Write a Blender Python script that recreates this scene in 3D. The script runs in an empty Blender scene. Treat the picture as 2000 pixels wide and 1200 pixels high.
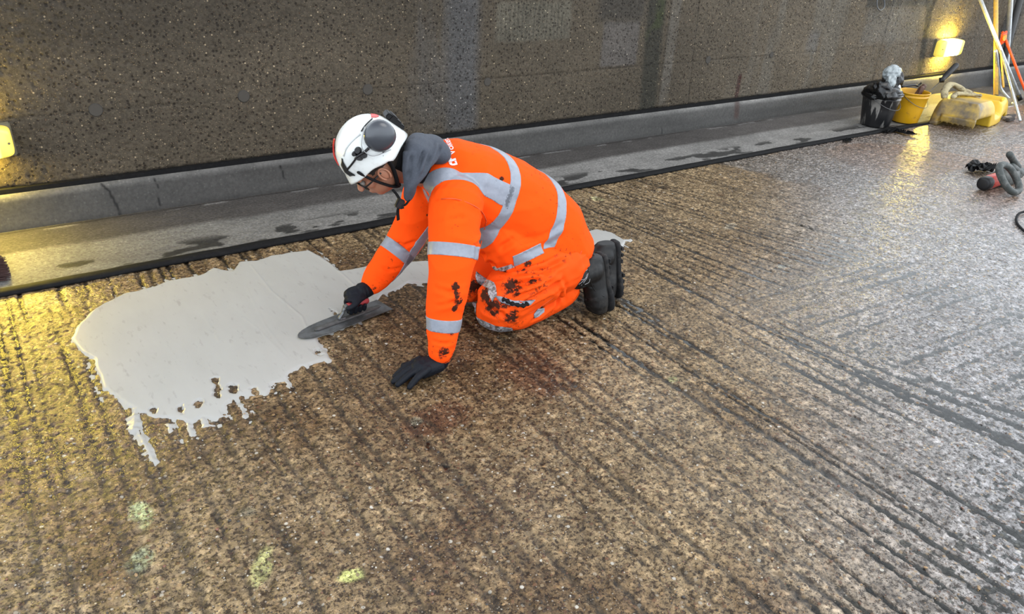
import bpy, bmesh, math, random
import numpy as np
from mathutils import Vector, Matrix
from mathutils.bvhtree import BVHTree
C = bpy.context.scene.collection
S = bpy.context.scene
random.seed(4)
PI = math.pi

# ---------------------------------------------------------------- camera, sky, exposure
CAM_H = 1.6
FPX = 1480.0
XA = np.array([2363., 646., -FPX]); XA /= np.linalg.norm(XA)          # wall direction, seen by the camera
_vy = 600 + ((2363.) * (-160.) + FPX * FPX) / 646.
ZA = -np.array([-160., 600 - _vy, -FPX]); ZA /= np.linalg.norm(ZA)     # up
YA = np.cross(ZA, XA)
RC = np.array([XA, YA, ZA])
cam_data = bpy.data.cameras.new('camera')
cam = bpy.data.objects.new('camera', cam_data); C.objects.link(cam)
cam_data.sensor_width = 36.0; cam_data.lens = FPX / 2000 * 36
cam_data.clip_start = 0.02
M4 = Matrix([[*RC[0], 0], [*RC[1], 0], [*RC[2], CAM_H], [0, 0, 0, 1]])
cam.matrix_world = M4
S.camera = cam

w = bpy.data.worlds.new('overcast_sky'); S.world = w; w.use_nodes = True
nt = w.node_tree; nt.nodes.clear()
tc = nt.nodes.new('ShaderNodeTexCoord'); sp = nt.nodes.new('ShaderNodeSeparateXYZ')
cr = nt.nodes.new('ShaderNodeValToRGB'); bg = nt.nodes.new('ShaderNodeBackground'); ow = nt.nodes.new('ShaderNodeOutputWorld')
nt.links.new(tc.outputs['Generated'], sp.inputs[0]); nt.links.new(sp.outputs['Z'], cr.inputs[0])
cr.color_ramp.elements[0].position = 0.45; cr.color_ramp.elements[0].color = (0.85, 0.925, 1.0, 1)
cr.color_ramp.elements[1].position = 0.85; cr.color_ramp.elements[1].color = (0.30, 0.31, 0.325, 1)
nt.links.new(cr.outputs[0], bg.inputs[0]); bg.inputs[1].default_value = 3.15
nt.links.new(bg.outputs[0], ow.inputs[0])
sun_d = bpy.data.lights.new('sun_through_cloud', 'SUN'); sun_d.energy = 1.2; sun_d.angle = math.radians(35); sun_d.color = (1, 0.97, 0.93)
sun = bpy.data.objects.new('sun_through_cloud', sun_d); C.objects.link(sun)
sun.rotation_euler = Vector((0.25, -0.45, 0.85)).to_track_quat('Z', 'Y').to_euler()
S.view_settings.view_transform = 'Standard'; S.view_settings.look = 'None'
S.view_settings.exposure = 0.0; S.view_settings.gamma = 1.0; S.view_settings.use_curve_mapping = False

# ---------------------------------------------------------------- helpers
def ray(x, y):
    d = RC @ np.array([x - 1000., 600. - y, -FPX]); return d / np.linalg.norm(d)
def gz(x, y, z=0.0):
    d = ray(x, y); t = (z - CAM_H) / d[2]; return Vector((d[0]*t, d[1]*t, z))
def gy(x, y, Y):
    d = ray(x, y); t = Y / d[1]; return Vector((d[0]*t, Y, CAM_H + d[2]*t))
def V3(*a): return Vector(a)

def _h(i, j, k, s):
    n = (i*374761393 + j*668265263 + k*2147483647 + s*144665) & 0xffffffff
    n = ((n ^ (n >> 13)) * 1274126177) & 0xffffffff
    n = (n ^ (n >> 16)) & 0xffffffff
    return n.astype(np.float64) / 4294967295.0
def vn(x, y, z=None, s=0):
    x = np.asarray(x, float); y = np.asarray(y, float)
    z = np.zeros_like(x) if z is None else np.asarray(z, float)
    x, y, z = np.broadcast_arrays(x, y, z)
    i = np.floor(x).astype(np.int64); j = np.floor(y).astype(np.int64); k = np.floor(z).astype(np.int64)
    fx = x-i; fy = y-j; fz = z-k
    fx = fx*fx*(3-2*fx); fy = fy*fy*(3-2*fy); fz = fz*fz*(3-2*fz)
    r = 0
    ks = (0, 1) if np.any(fz) else (0,)
    for a in (0, 1):
        for b in (0, 1):
            for c in ks:
                wgt = (fx if a else 1-fx)*(fy if b else 1-fy)*(fz if c else 1-fz)
                r = r + wgt*_h(i+a, j+b, k+c, s)
    return r
def fbm(x, y, z=None, s=0, o=3):
    r = 0; a = 1; t = 0
    for q in range(o):
        r = r + a*vn(np.asarray(x)*2**q, np.asarray(y)*2**q, None if z is None else np.asarray(z)*2**q, s+q*17); t += a; a *= .5
    return r/t
def ss(a, b, x):
    t = np.clip((np.asarray(x, float)-a)/(b-a), 0, 1); return t*t*(3-2*t)

def tag(o, label=None, cat=None, group=None, kind=None):
    if label: o['label'] = label
    if cat: o['category'] = cat
    if group: o['group'] = group
    if kind: o['kind'] = kind
    return o
def link(name, me, mat=None, parent=None, smooth=False):
    o = bpy.data.objects.new(name, me); C.objects.link(o)
    if mat is not None:
        me.materials.clear(); me.materials.append(mat)
    if smooth: me.polygons.foreach_set('use_smooth', [True]*len(me.polygons))
    if parent is not None: o.parent = parent
    return o
def obj(name, bm, mat, parent=None, smooth=False):
    me = bpy.data.meshes.new(name); bmesh.ops.recalc_face_normals(bm, faces=bm.faces[:])
    bm.to_mesh(me); bm.free(); return link(name, me, mat, parent, smooth)
def empty(name, loc):
    o = bpy.data.objects.new(name, None); C.objects.link(o); o.location = loc; o.empty_display_size = .05; return o
def fix(parent):
    """children were built in world coordinates: keep them there under a parent placed at its base"""
    inv = Matrix.Translation(-Vector(parent.location))
    for ch in parent.children:
        if ch.get('_f'): continue
        ch.location = Vector(ch.location) - Vector(parent.location)
def gridmesh(name, P, mat, attrs=None, cols=None, keep=None, smooth=True, parent=None):
    """P: (n,m,3) points"""
    n, m = P.shape[:2]
    idx = np.arange(n*m).reshape(n, m)
    q = np.stack([idx[:-1, :-1], idx[1:, :-1], idx[1:, 1:], idx[:-1, 1:]], -1).reshape(-1, 4)
    pts = P.reshape(-1, 3)
    if keep is not None:
        kf = keep.reshape(-1)[q].any(1); q = q[kf]
        used = np.zeros(n*m, bool); used[q] = True
        new = np.cumsum(used)-1; q = new[q]; pts = pts[used]
    else: used = np.ones(n*m, bool)
    me = bpy.data.meshes.new(name)
    me.vertices.add(len(pts)); me.vertices.foreach_set('co', pts.astype(np.float32).ravel())
    me.loops.add(q.size); me.loops.foreach_set('vertex_index', q.astype(np.int32).ravel())
    me.polygons.add(len(q)); me.polygons.foreach_set('loop_start', np.arange(0, q.size, 4, dtype=np.int32))
    me.polygons.foreach_set('use_smooth', np.full(len(q), smooth))
    me.update(calc_edges=True)
    for k, v in (attrs or {}).items():
        a = me.attributes.new(k, 'FLOAT', 'POINT'); a.data.foreach_set('value', v.reshape(-1)[used].astype(np.float32))
    for k, v in (cols or {}).items():
        a = me.attributes.new(k, 'FLOAT_COLOR', 'POINT')
        c4 = np.ones((used.sum(), 4), np.float32); c4[:, :3] = v.reshape(-1, 3)[used]
        a.data.foreach_set('color', c4.ravel())
    return link(name, me, mat, parent)

# ---------------------------------------------------------------- node material builder
class NB:
    def __init__(s, name):
        s.m = bpy.data.materials.new(name); s.m.use_nodes = True
        s.t = s.m.node_tree; s.t.nodes.clear()
        s.out = s.t.nodes.new('ShaderNodeOutputMaterial'); s.p = s.t.nodes.new('ShaderNodeBsdfPrincipled')
        s.t.links.new(s.p.outputs[0], s.out.inputs[0]); s._tc = None
    def n(s, typ, **kw):
        nd = s.t.nodes.new(typ)
        for k, v in kw.items(): setattr(nd, k, v)
        return nd
    def L(s, a, b): s.t.links.new(a, b)
    def put(s, sock, v):
        if isinstance(v, bpy.types.NodeSocket): s.L(v, sock)
        elif isinstance(v, tuple) and len(v) == 3 and sock.type == 'RGBA': sock.default_value = (*v, 1)
        else: sock.default_value = v
    def co(s, scale=(1, 1, 1)):
        if s._tc is None: s._tc = s.n('ShaderNodeTexCoord').outputs['Object']
        if scale == (1, 1, 1): return s._tc
        mp = s.n('ShaderNodeMapping'); s.L(s._tc, mp.inputs[0]); mp.inputs['Scale'].default_value = scale; return mp.outputs[0]
    def noise(s, sc, det=3, rough=.6, scale=(1, 1, 1), dist=0):
        q = s.n('ShaderNodeTexNoise'); s.L(s.co(scale), q.inputs['Vector']); q.inputs['Scale'].default_value = sc
        q.inputs['Detail'].default_value = det; q.inputs['Roughness'].default_value = rough; q.inputs['Distortion'].default_value = dist
        return q.outputs['Fac']
    def vor(s, sc, scale=(1, 1, 1)):
        q = s.n('ShaderNodeTexVoronoi'); s.L(s.co(scale), q.inputs['Vector']); q.inputs['Scale'].default_value = sc
        return q.outputs['Distance'], q.outputs['Color']
    def ramp(s, f, *st):
        q = s.n('ShaderNodeValToRGB'); s.L(f, q.inputs[0]); e = q.color_ramp.elements
        while len(e) < len(st): e.new(.5)
        for el, (p, c) in zip(e, st):
            el.position = p; el.color = (c, c, c, 1) if not isinstance(c, tuple) else (*c, 1)
        return q.outputs[0]
    def mix(s, f, a, b, mode='MIX'):
        q = s.n('ShaderNodeMix', data_type='RGBA', blend_type=mode)
        s.put(q.inputs[0], f); s.put(q.inputs[6], a); s.put(q.inputs[7], b); return q.outputs[2]
    def math(s, op, a, b=0.0, clamp=False):
        q = s.n('ShaderNodeMath', operation=op); q.use_clamp = clamp; s.put(q.inputs[0], a); s.put(q.inputs[1], b); return q.outputs[0]
    def sep(s, c):
        q = s.n('ShaderNodeSeparateColor'); s.L(c, q.inputs[0]); return q.outputs
    def attr(s, nm, k='Fac'):
        q = s.n('ShaderNodeAttribute'); q.attribute_name = nm; return q.outputs[k]
    def set(s, **kw):
        mp = dict(col='Base Color', rough='Roughness', metal='Metallic', spec='Specular IOR Level', coat='Coat Weight', coatior='Coat IOR', coatr='Coat Roughness',
                  sheen='Sheen Weight', ior='IOR', trans='Transmission Weight', emc='Emission Color', ems='Emission Strength', alpha='Alpha', sss='Subsurface Weight')
        for k, v in kw.items(): s.put(s.p.inputs[mp[k]], v)
        return s
    def bump(s, h, strength=.5, dist=.002, coat=False):
        q = s.n('ShaderNodeBump'); s.L(h, q.inputs['Height']); q.inputs['Strength'].default_value = strength; q.inputs['Distance'].default_value = dist
        s.L(q.outputs[0], s.p.inputs['Normal'])
        if coat: s.L(q.outputs[0], s.p.inputs['Coat Normal'])
        return s
def simple(name, col, rough=.5, metal=0, var=.15, sc=12, bump=0, bsc=60, **kw):
    b = NB(name); f = b.noise(sc, 4)
    c2 = tuple(max(0, x*(1-var)) for x in col); c1 = tuple(min(1, x*(1+var)) for x in col)
    b.set(col=b.mix(f, c2, c1), rough=rough, metal=metal, **kw)
    if bump: b.bump(b.noise(bsc, 4), bump)
    return b.m
def stained(name, col, dirt, amt=.5, sc=14, rough=.5, metal=0, lo=.5, hi=.6, scale=(1, 1, 1), **kw):
    """base colour with a patchy layer of dirt"""
    b = NB(name); f = b.ramp(b.noise(sc, 5, .65, scale), (lo, 0.0), (hi, 1.0))
    f = b.math('MULTIPLY', f, amt)
    base = b.mix(b.noise(6, 2), tuple(x*.9 for x in col), tuple(min(1, x*1.1) for x in col))
    b.set(col=b.mix(f, base, dirt), rough=rough, metal=metal, **kw); b.bump(b.noise(90, 3), .15)
    return b.m

# ---------------------------------------------------------------- floor relief
def groove_field(u, v, s, seed, wmin=.006, wmax=.013):
    """parallel worn grooves: u across, v along. returns 0..1"""
    g = np.zeros_like(u); c0 = np.floor(u/s).astype(np.int64)
    jit = .008*(vn(u*60, v*45, s=seed+5)-.5) + .005*(vn(u*150, v*130, s=seed+6)-.5)
    for dc in (-1, 0, 1):
        c = c0+dc; z = np.zeros_like(c)
        r1 = _h(c, z, z, seed); r2 = _h(c, z+1, z, seed); r3 = _h(c, z+2, z, seed)
        cen = (c+.5+.95*(r1-.5))*s + .022*(vn(v*1.9, c*3.1, s=seed+1)-.5)
        wd = wmin+(wmax-wmin)*r2
        st = ss(.22, .62, vn(v*2.1+r3*50, c*1.37+.5, s=seed+2)*.8+r3*.35-.10*vn(v*9, c*2.1, s=seed+4))
        d = np.abs(u-cen)+jit*1.6
        g = np.maximum(g, st*(1-ss(wd*.4, wd*1.15, d)))
    return g
def floor_fields(x, y):
    k = .30*ss(2.3, 3.6, x)
    u = x + k*(y-2.1)
    ga = groove_field(u, y, .060, 11, .006, .017)
    gb = groove_field(y+.06*x, x, .07, 31, .006, .016)
    mb = ss(2.75, 3.0, x+.25*(y-1.5))*(1-ss(1.75, 1.95, y-.05*x))
    weak = .62+.38*ss(.36, .55, fbm(x*.9+3, y*.9, s=71, o=2))
    far = 1-.55*ss(3.0, 4.5, x)
    blk = 1-.35*ss(1.75, 1.3, y)*ss(1.0, .3, x)
    g = (ga*(1-mb)+.6*gb*mb)*weak*far*blk
    rough = (fbm(x*45, y*45, s=3, o=3)-.5)*.0042
    pit = ss(.62, .76, vn(x*62, y*62, s=9))*.0030
    low = (fbm(x*2.1, y*2.1, s=8, o=2)-.5)*.005
    z = -.0062*g + rough - pit + low - .0012
    return z, g, low, pit/.0022
def spots(x, y, px, py, rx, ry, ang=0, s=0):
    c, n_ = math.cos(ang), math.sin(ang)
    a = ((x-px)*c+(y-py)*n_)/rx; b = (-(x-px)*n_+(y-py)*c)/ry
    d = np.sqrt(a*a+b*b)+.7*(fbm(x*28, y*28, s=s+40, o=2)-.5)
    return 1-ss(.55, 1.05, d)
def span(pts):
    out = []
    for a, b, st in pts: out.append(np.arange(a, b, st))
    return np.concatenate(out+[np.array([pts[-1][1]])])
xs = span([(-4, -.4, .12), (-.4, 2.8, .0056), (2.8, 4.6, .008), (4.6, 7.5, .013), (7.5, 18, .04)])
ys = span([(-4, .2, .12), (.2, 3.68, .0058)])
GX, GY = np.meshgrid(xs, ys, indexing='ij')
GZ, GG, GL, GP = floor_fields(GX, GY)
n1 = fbm(GX*1.3, GY*1.3, s=91); n2 = fbm(GX*5, GY*5, s=92); n3 = fbm(GX*.6+9, GY*.6, s=93, o=2)
n3s = n3[..., None]
col = np.array([.185, .128, .080])*(1-n1[..., None])+np.array([.31, .235, .160])*n1[..., None]
col = col*(.66+.54*n2[..., None])
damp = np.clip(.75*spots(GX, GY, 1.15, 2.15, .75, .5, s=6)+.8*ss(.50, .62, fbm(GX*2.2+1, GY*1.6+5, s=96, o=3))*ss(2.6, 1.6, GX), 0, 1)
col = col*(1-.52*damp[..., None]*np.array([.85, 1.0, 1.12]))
col = col*np.array([1.0, .97, .80])
pale = ss(3.2, 4.7, GX+1.2*(2.4-GY))[..., None]  # sky reflection on the right-hand floor, painted into the tint as pale grey
col = col*(1-pale)+pale*(np.array([.265, .255, .255])*(.65+.6*n2[..., None]))
pinkish = (ss(4.6, 6.2, GX)*.75)[..., None]
col = col*(1-pinkish)+pinkish*np.array([.26, .150, .085])*(.7+.6*n2[..., None])
slick = ss(.52, .62, fbm(GX*1.2+4, GY*1.6+2, s=97))*ss(3.6, 4.6, GX)
col = col*(1-.6*slick[..., None])+.6*slick[..., None]*np.array([.24, .23, .22])
rust = np.maximum.reduce([spots(GX, GY, 1.06, 1.9, .17, .1, s=1)*.8, spots(GX, GY, 1.55, 1.98, .16, .2, s=2)*.7, spots(GX, GY, 1.36, 2.25, .2, .12, s=4)*.5])
col = col*(1-rust[..., None])+rust[..., None]*np.array([.12, .055, .028])
for (px, py, rx, ry, an, am, cc) in [(*gz(272, 1003)[:2], .030, .075, .1, .95, (.46, .52, .27)), (*gz(683, 1125)[:2], .045, .028, -.3, 1, (.55, .58, .20)),
        (*gz(512, 1103)[:2], .030, .075, -.5, .55, (.42, .44, .17)), (*gz(275, 1090)[:2], .035, .06, -.4, .6, (.30, .37, .24)),
        (*gz(1315, 740)[:2], .03, .022, 0, .8, (.40, .42, .2)), (*gz(1165, 387)[:2], .04, .05, 0, .8, (.40, .38, .20)), (*gz(1530, 520)[:2], .05, .03, 0, .6, (.4, .42, .35)),
        (*gz(1425, 442)[:2], .08, .03, .3, .5, (.45, .42, .33)), (*gz(815, 822)[:2], .03, .03, .3, .5, (.16, .19, .14)), (*gz(480, 1000)[:2], .03, .03, .3, .4, (.13, .15, .12))]:
    mk = (spots(GX, GY, px, py, rx, ry, an, s=int(px*90) & 31)*am)[..., None]
    col = col*(1-mk)+mk*np.array(cc)
wet = np.clip(ss(.35, .75, fbm(GX*1.1, GY*1.1, s=55))*.7+.25*GG+slick+.75*ss(2.9, 4.3, GX+1.2*(2.4-GY))+.8*ss(.75, .1, GX)*ss(1.9, 2.4, GY), 0, 1)

b = NB('exposed_aggregate_floor')
tint = b.attr('tint', 'Color'); gr = b.attr('groove'); wt = b.attr('wet')
na = b.noise(74, 5, .75); nb_ = b.noise(33, 6, .78); nc = b.noise(200, 2, .6)
v1d, v1c = b.vor(62); v2d, v2c = b.vor(130)
c = b.mix(b.ramp(na, (.43, 1.0), (.52, 0.0)), tint, b.mix(1.0, tint, (.13, .105, .09), 'MULTIPLY'))
c = b.mix(b.ramp(nb_, (.38, .85), (.48, 0.0)), c, b.mix(1.0, tint, (.16, .135, .12), 'MULTIPLY'))
c = b.mix(b.ramp(nb_, (.53, 0.0), (.64, .8)), c, b.mix(1.0, tint, (2.15, 2.15, 2.2), 'MULTIPLY'))
c = b.mix(b.ramp(b.noise(11, 3, .6), (.40, .55), (.52, 0.0)), c, b.mix(1.0, c, (.34, .30, .26), 'MULTIPLY'))
stone = b.ramp(v1d, (.30, 1.0), (.42, 0.0)); pick = b.sep(v1c)
sel = b.math('GREATER_THAN', pick[0], .62)
scol = b.ramp(pick[1], (0.0, (.035, .028, .024)), (.3, (.13, .06, .03)), (.5, (.20, .15, .09)), (.75, (.30, .19, .09)), (.93, (.28, .25, .20)), (1.0, (.55, .52, .46)))
c = b.mix(b.math('MULTIPLY', b.math('MULTIPLY', stone, sel), .8), c, scol)
st2 = b.math('MULTIPLY', b.ramp(v2d, (.28, 1.0), (.4, 0.0)), b.math('GREATER_THAN', b.sep(v2c)[0], .8))
c = b.mix(b.math('MULTIPLY', st2, .75), c, b.ramp(b.sep(v2c)[1], (0.0, (.02, .018, .016)), (.6, (.08, .05, .03)), (.85, (.3, .22, .14)), (1.0, (.6, .58, .52))))
gn = b.math('MULTIPLY', gr, b.ramp(b.noise(60, 3), (.3, .65), (.6, 1.0)))
c = b.mix(b.math('MULTIPLY', gn, 1.15, True), c, (.012, .009, .006))
b.set(col=c, rough=b.math('SUBTRACT', .56, b.math('MULTIPLY', wt, .30)), ior=1.4, spec=.22, coat=b.math('MULTIPLY', wt, .95), coatr=.26, coatior=1.33)
hh = b.math('ADD', b.math('MULTIPLY', na, 1.0), b.math('ADD', b.math('MULTIPLY', stone, .35), b.math('MULTIPLY', nc, .5)))
b.bump(hh, .75, .004, coat=True)
M_floor = b.m
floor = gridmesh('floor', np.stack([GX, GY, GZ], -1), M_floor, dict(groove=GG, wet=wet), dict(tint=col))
tag(floor, 'wet brown exposed-aggregate concrete slab with worn parallel grooves', kind='structure')
def fz(x, y):
    return float(floor_fields(np.array([x], float), np.array([y], float))[0][0])

# loose and half-bedded pebbles: the largest one by one, the grit as stuff
def pebble_bm(r, seed, flat=.55):
    bm = bmesh.new(); bmesh.ops.create_icosphere(bm, subdivisions=1, radius=r)
    rr = random.Random(seed); a = rr.uniform(.7, 1.0)
    for v in bm.verts: v.co = Vector((v.co.x*rr.uniform(.88, 1.12), v.co.y*a*rr.uniform(.9, 1.1), v.co.z*flat))
    return bm
peb_cols = [(.035, .03, .027), (.10, .05, .028), (.17, .12, .075), (.27, .17, .08), (.24, .20, .16), (.30, .26, .21), (.16, .07, .045)]
peb_mats = [simple('pebble_stone_%d' % i, c_, .35, var=.2, sc=200) for i, c_ in enumerate(peb_cols)]
peb_me = []
for i in range(14):
    bm = pebble_bm(1.0, i); me = bpy.data.meshes.new('pebble'); bm.to_mesh(me); bm.free()
    me.polygons.foreach_set('use_smooth', [True]*len(me.polygons)); me.materials.append(peb_mats[i % 7]); peb_me.append(me)
rp = random.Random(7)
near = []
while len(near) < 270:
    px, py = rp.uniform(0, 2000), rp.uniform(760, 1200)
    if rp.random() > ((py-700)/500): continue
    q = gz(px, py); near.append(q)
nx = np.array([q.x for q in near]); ny = np.array([q.y for q in near]); nz, ngg, _, _ = floor_fields(nx, ny)
for q, z_, g_ in zip(near, nz, ngg):
    me = peb_me[rp.randrange(14) if rp.random() > .3 else rp.choice([0, 1, 2, 7, 8, 3])]
    o = bpy.data.objects.new('pebble', me); C.objects.link(o); o.parent = floor
    r = rp.uniform(.0028, .0062); o.location = (q.x, q.y, z_+r*.12); o.scale = (r*rp.uniform(.9, 1.35), r, r*.75)
    o.rotation_euler = (rp.uniform(-.2, .2), rp.uniform(-.2, .2), rp.uniform(0, 6.28))
ng = 9000
gxs = np.random.RandomState(3).uniform(0, 2000, ng); gys = np.random.RandomState(4).uniform(0, 1, ng)**.75*760+440
gp = np.array([gz(a, c_)[:2] for a, c_ in zip(gxs, gys)]); ok = (gp[:, 1] < 3.58) & (gp[:, 0] < 6)
gp = gp[ok]; gzz = floor_fields(gp[:, 0], gp[:, 1])[0]
oct_ = np.array([[1, 0, 0], [0, 1, 0], [-1, 0, 0], [0, -1, 0], [0, 0, .6], [0, 0, -.6]]); of = [(0, 1, 4), (1, 2, 4), (2, 3, 4), (3, 0, 4), (1, 0, 5), (2, 1, 5), (3, 2, 5), (0, 3, 5)]
rs = np.random.RandomState(8); R_ = rs.uniform(.0012, .0032, len(gp))
vv = oct_[None]*R_[:, None, None]*rs.uniform(.7, 1.3, (len(gp), 6, 1)); th = rs.uniform(0, 6, len(gp))
vx = vv[..., 0]*np.cos(th)[:, None]-vv[..., 1]*np.sin(th)[:, None]; vy = vv[..., 0]*np.sin(th)[:, None]+vv[..., 1]*np.cos(th)[:, None]
vv = np.stack([vx+gp[:, 0:1], vy+gp[:, 1:2], vv[..., 2]+gzz[:, None]], -1).reshape(-1, 3)
ff = [tuple(k*6+i for i in t) for k in range(len(gp)) for t in of]
me = bpy.data.meshes.new('grit'); me.from_pydata(vv.tolist(), [], ff)
for m_ in peb_mats: me.materials.append(m_)
me.polygons.foreach_set('material_index', np.repeat(rs.choice(7, len(gp), p=[.3, .18, .15, .1, .12, .05, .1]), 8).astype(np.int32))
me.polygons.foreach_set('use_smooth', [True]*len(me.polygons))
grit = bpy.data.objects.new('grit', me); C.objects.link(grit); grit.parent = floor; grit['kind'] = 'stuff'

# water lying in the grooves (right hand side)
bw = NB('standing_water')
g1 = bw.n('ShaderNodeBsdfGlossy'); g1.inputs['Roughness'].default_value = .06; tr = bw.n('ShaderNodeBsdfTransparent'); tr.inputs[0].default_value = (.80, .84, .84, 1)
fr = bw.n('ShaderNodeFresnel'); fr.inputs[0].default_value = 1.33; mx = bw.n('ShaderNodeMixShader')
bp = bw.n('ShaderNodeBump'); bw.L(bw.noise(22, 2, .5, (1, .5, 1)), bp.inputs['Height']); bp.inputs['Strength'].default_value = .25; bp.inputs['Distance'].default_value = .003
for s_ in (g1.inputs['Normal'], fr.inputs['Normal']): bw.L(bp.outputs[0], s_)
bw.L(fr.outputs[0], mx.inputs[0]); bw.L(tr.outputs[0], mx.inputs[1]); bw.L(g1.outputs[0], mx.inputs[2]); bw.L(mx.outputs[0], bw.out.inputs[0])
wx = span([(.9, 9.0, .03)]); wy = span([(.25, 3.6, .03)])
WX, WY = np.meshgrid(wx, wy, indexing='ij')
wl = -.0088 + .0052*ss(1.95, 3.4, WX+1.0*(1.6-WY)) -.006*ss(3.9, 4.8, WX)-.004*ss(2.2, 2.9, WY) + .0015*(fbm(WX*1.5, WY*1.5, s=66, o=2)-.5)
water = gridmesh('water_film', np.stack([WX, WY, wl], -1), bw.m, parent=floor)
water['kind'] = 'stuff'

# ---------------------------------------------------------------- mortar
patch_px = [(140,662),(150,640),(175,612),(205,592),(240,574),(268,568),(300,560),(330,548),(390,538),(418,524),(455,530),(470,512),(500,510),(530,500),(565,494),(603,489),(625,500),(645,515),(662,530),
 (700,524),(740,514),(800,511),(850,509),(900,507),(950,504),(1040,480),(1120,460),(1165,448),(1195,455),(1222,470),(1215,484),(1190,495),(1145,492),(1060,500),(960,548),(900,556),(845,553),(800,550),(775,566),(748,574),(736,588),(742,602),
 (700,630),(625,662),(640,690),(648,703),(615,716),(585,722),(560,733),(568,748),(535,752),(522,782),(492,765),(462,776),(440,790),(432,812),(395,815),(345,822),(300,820),(262,808),(238,800),(212,770),(195,735),(182,700),(158,688)]
ppoly = np.array([list(gz(*p)[:2]) for p in patch_px])
def poly_sd(x, y, P):
    d = np.full(x.shape, 1e9); ins = np.zeros(x.shape, bool)
    for (ax, ay), (bx, by) in zip(P, np.roll(P, -1, 0)):
        ex, ey = bx-ax, by-ay; t = np.clip(((x-ax)*ex+(y-ay)*ey)/(ex*ex+ey*ey+1e-12), 0, 1)
        d = np.minimum(d, np.hypot(x-ax-ex*t, y-ay-ey*t))
        cr_ = ((ay > y) != (by > y)) & (x < (bx-ax)*(y-ay)/(by-ay+1e-12)+ax); ins ^= cr_
    return np.where(ins, d, -d)
mx0, my0 = ppoly.min(0)-.12; mx1, my1 = ppoly.max(0)+.06
PX, PY = np.meshgrid(np.arange(mx0, mx1, .0048), np.arange(my0-.1, my1, .0048), indexing='ij')
sd = poly_sd(PX, PY, ppoly)
fzp, fgp, _, _ = floor_fields(PX, PY)
lowp = (fbm(PX*2.1, PY*2.1, s=8, o=2)-.5)*.005
front = ss(2.75, 2.5, PY)*ss(1.05, .9, PX)                 # the feathered front edge
edge = sd + (.014+.030*front)*(fbm(PX*26, PY*16, s=140, o=3)-.5)+.05*front*(fbm(PX*11, PY*6, s=141, o=2)-.5) + .012*front*fgp
for (a, c_, r1, r2) in [((262, 830), (300, 900), .012, .02), ((265, 812), (262, 838), .02, .02), ((395, 815), (402, 832), .018, .02), ((365, 818), (375, 850), .010, .02), ((330, 828), (335, 842), .012, .02),
                        ((1252, 470), (1285, 482), .016, .02), ((1222, 470), (1232, 469), .012, .01), ((470, 790), (478, 815), .008, .01), ((560, 745), (568, 765), .008, .01), ((430, 780), (440, 800), .01, .01)]:
    A = gz(*a); B = gz(*c_); ex, ey = B.x-A.x, B.y-A.y
    t = np.clip(((PX-A.x)*ex+(PY-A.y)*ey)/(ex*ex+ey*ey), 0, 1)
    blob = r1 - np.hypot(PX-A.x-ex*t, PY-A.y-ey*t) + .016*(fbm(PX*60, PY*60, s=150, o=2)-.5)
    edge = np.maximum(edge, blob)
mz = lowp + .0032 - .0095*(1-ss(-.012, .010+.012*front, edge)) + .0006*(fbm(PX*14, PY*5, s=160)-.5)
# trowel ridges left across the patch
for pts, hgt in [([(490, 520), (530, 570), (590, 620), (598, 640)], .0022), ([(600, 490), (650, 520), (700, 566), (735, 590)], .0026), ([(420, 580), (500, 640), (560, 700)], .0008), ([(480, 560), (520, 640), (560, 690)], .0007), ([(300, 640), (345, 700)], .0009), ([(395, 610), (430, 670)], .0009)]:
    q = [gz(*p) for p in pts]; dd = np.full(PX.shape, 9.)
    for A, B in zip(q, q[1:]):
        ex, ey = B.x-A.x, B.y-A.y; t = np.clip(((PX-A.x)*ex+(PY-A.y)*ey)/(ex*ex+ey*ey), 0, 1)
        dd = np.minimum(dd, np.hypot(PX-A.x-ex*t, PY-A.y-ey*t))
    mz += hgt*(1-ss(0, .008, dd))*np.where(sd > 0, 1, 0)
for (p, r_) in [((282, 812), .012), ((355, 800), .014), ((389, 789), .014), ((420, 742), .012), ((425, 757), .014), ((424, 770), .012), ((456, 760), .018), ((622, 688), .014), ((655, 612), .012), ((648, 608), .008), ((500, 765), .016), ((300, 800), .012)]:
    A = gz(*p); dd = np.hypot((PX-A.x), (PY-A.y)*.5)+.026*(fbm(PX*52, PY*45, s=170, o=3)-.5)
    mz -= .012*(1-ss(r_*.5, r_, dd))
b = NB('wet_levelling_mortar')
f1 = b.noise(9, 4, .6, (1, .35, 1)); f2 = b.noise(40, 3, .6, (1, .3, 1))
cc = b.mix(f1, (.285, .282, .265), (.35, .347, .333)); cc = b.mix(b.ramp(f2, (.60, 0.0), (.74, .45)), cc, (.17, .165, .15))
b.set(col=cc, rough=.4, spec=.3, coat=.25, coatr=.2); b.bump(b.math('ADD', f1, b.math('MULTIPLY', f2, .25)), .25, .003)
mortar = gridmesh('levelling_mortar', np.stack([PX, PY, mz], -1), b.m, keep=(edge > -.03) & (mz > fzp-.004))
tag(mortar, 'pale grey freshly trowelled mortar spread over the grooved floor', 'mortar')

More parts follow.
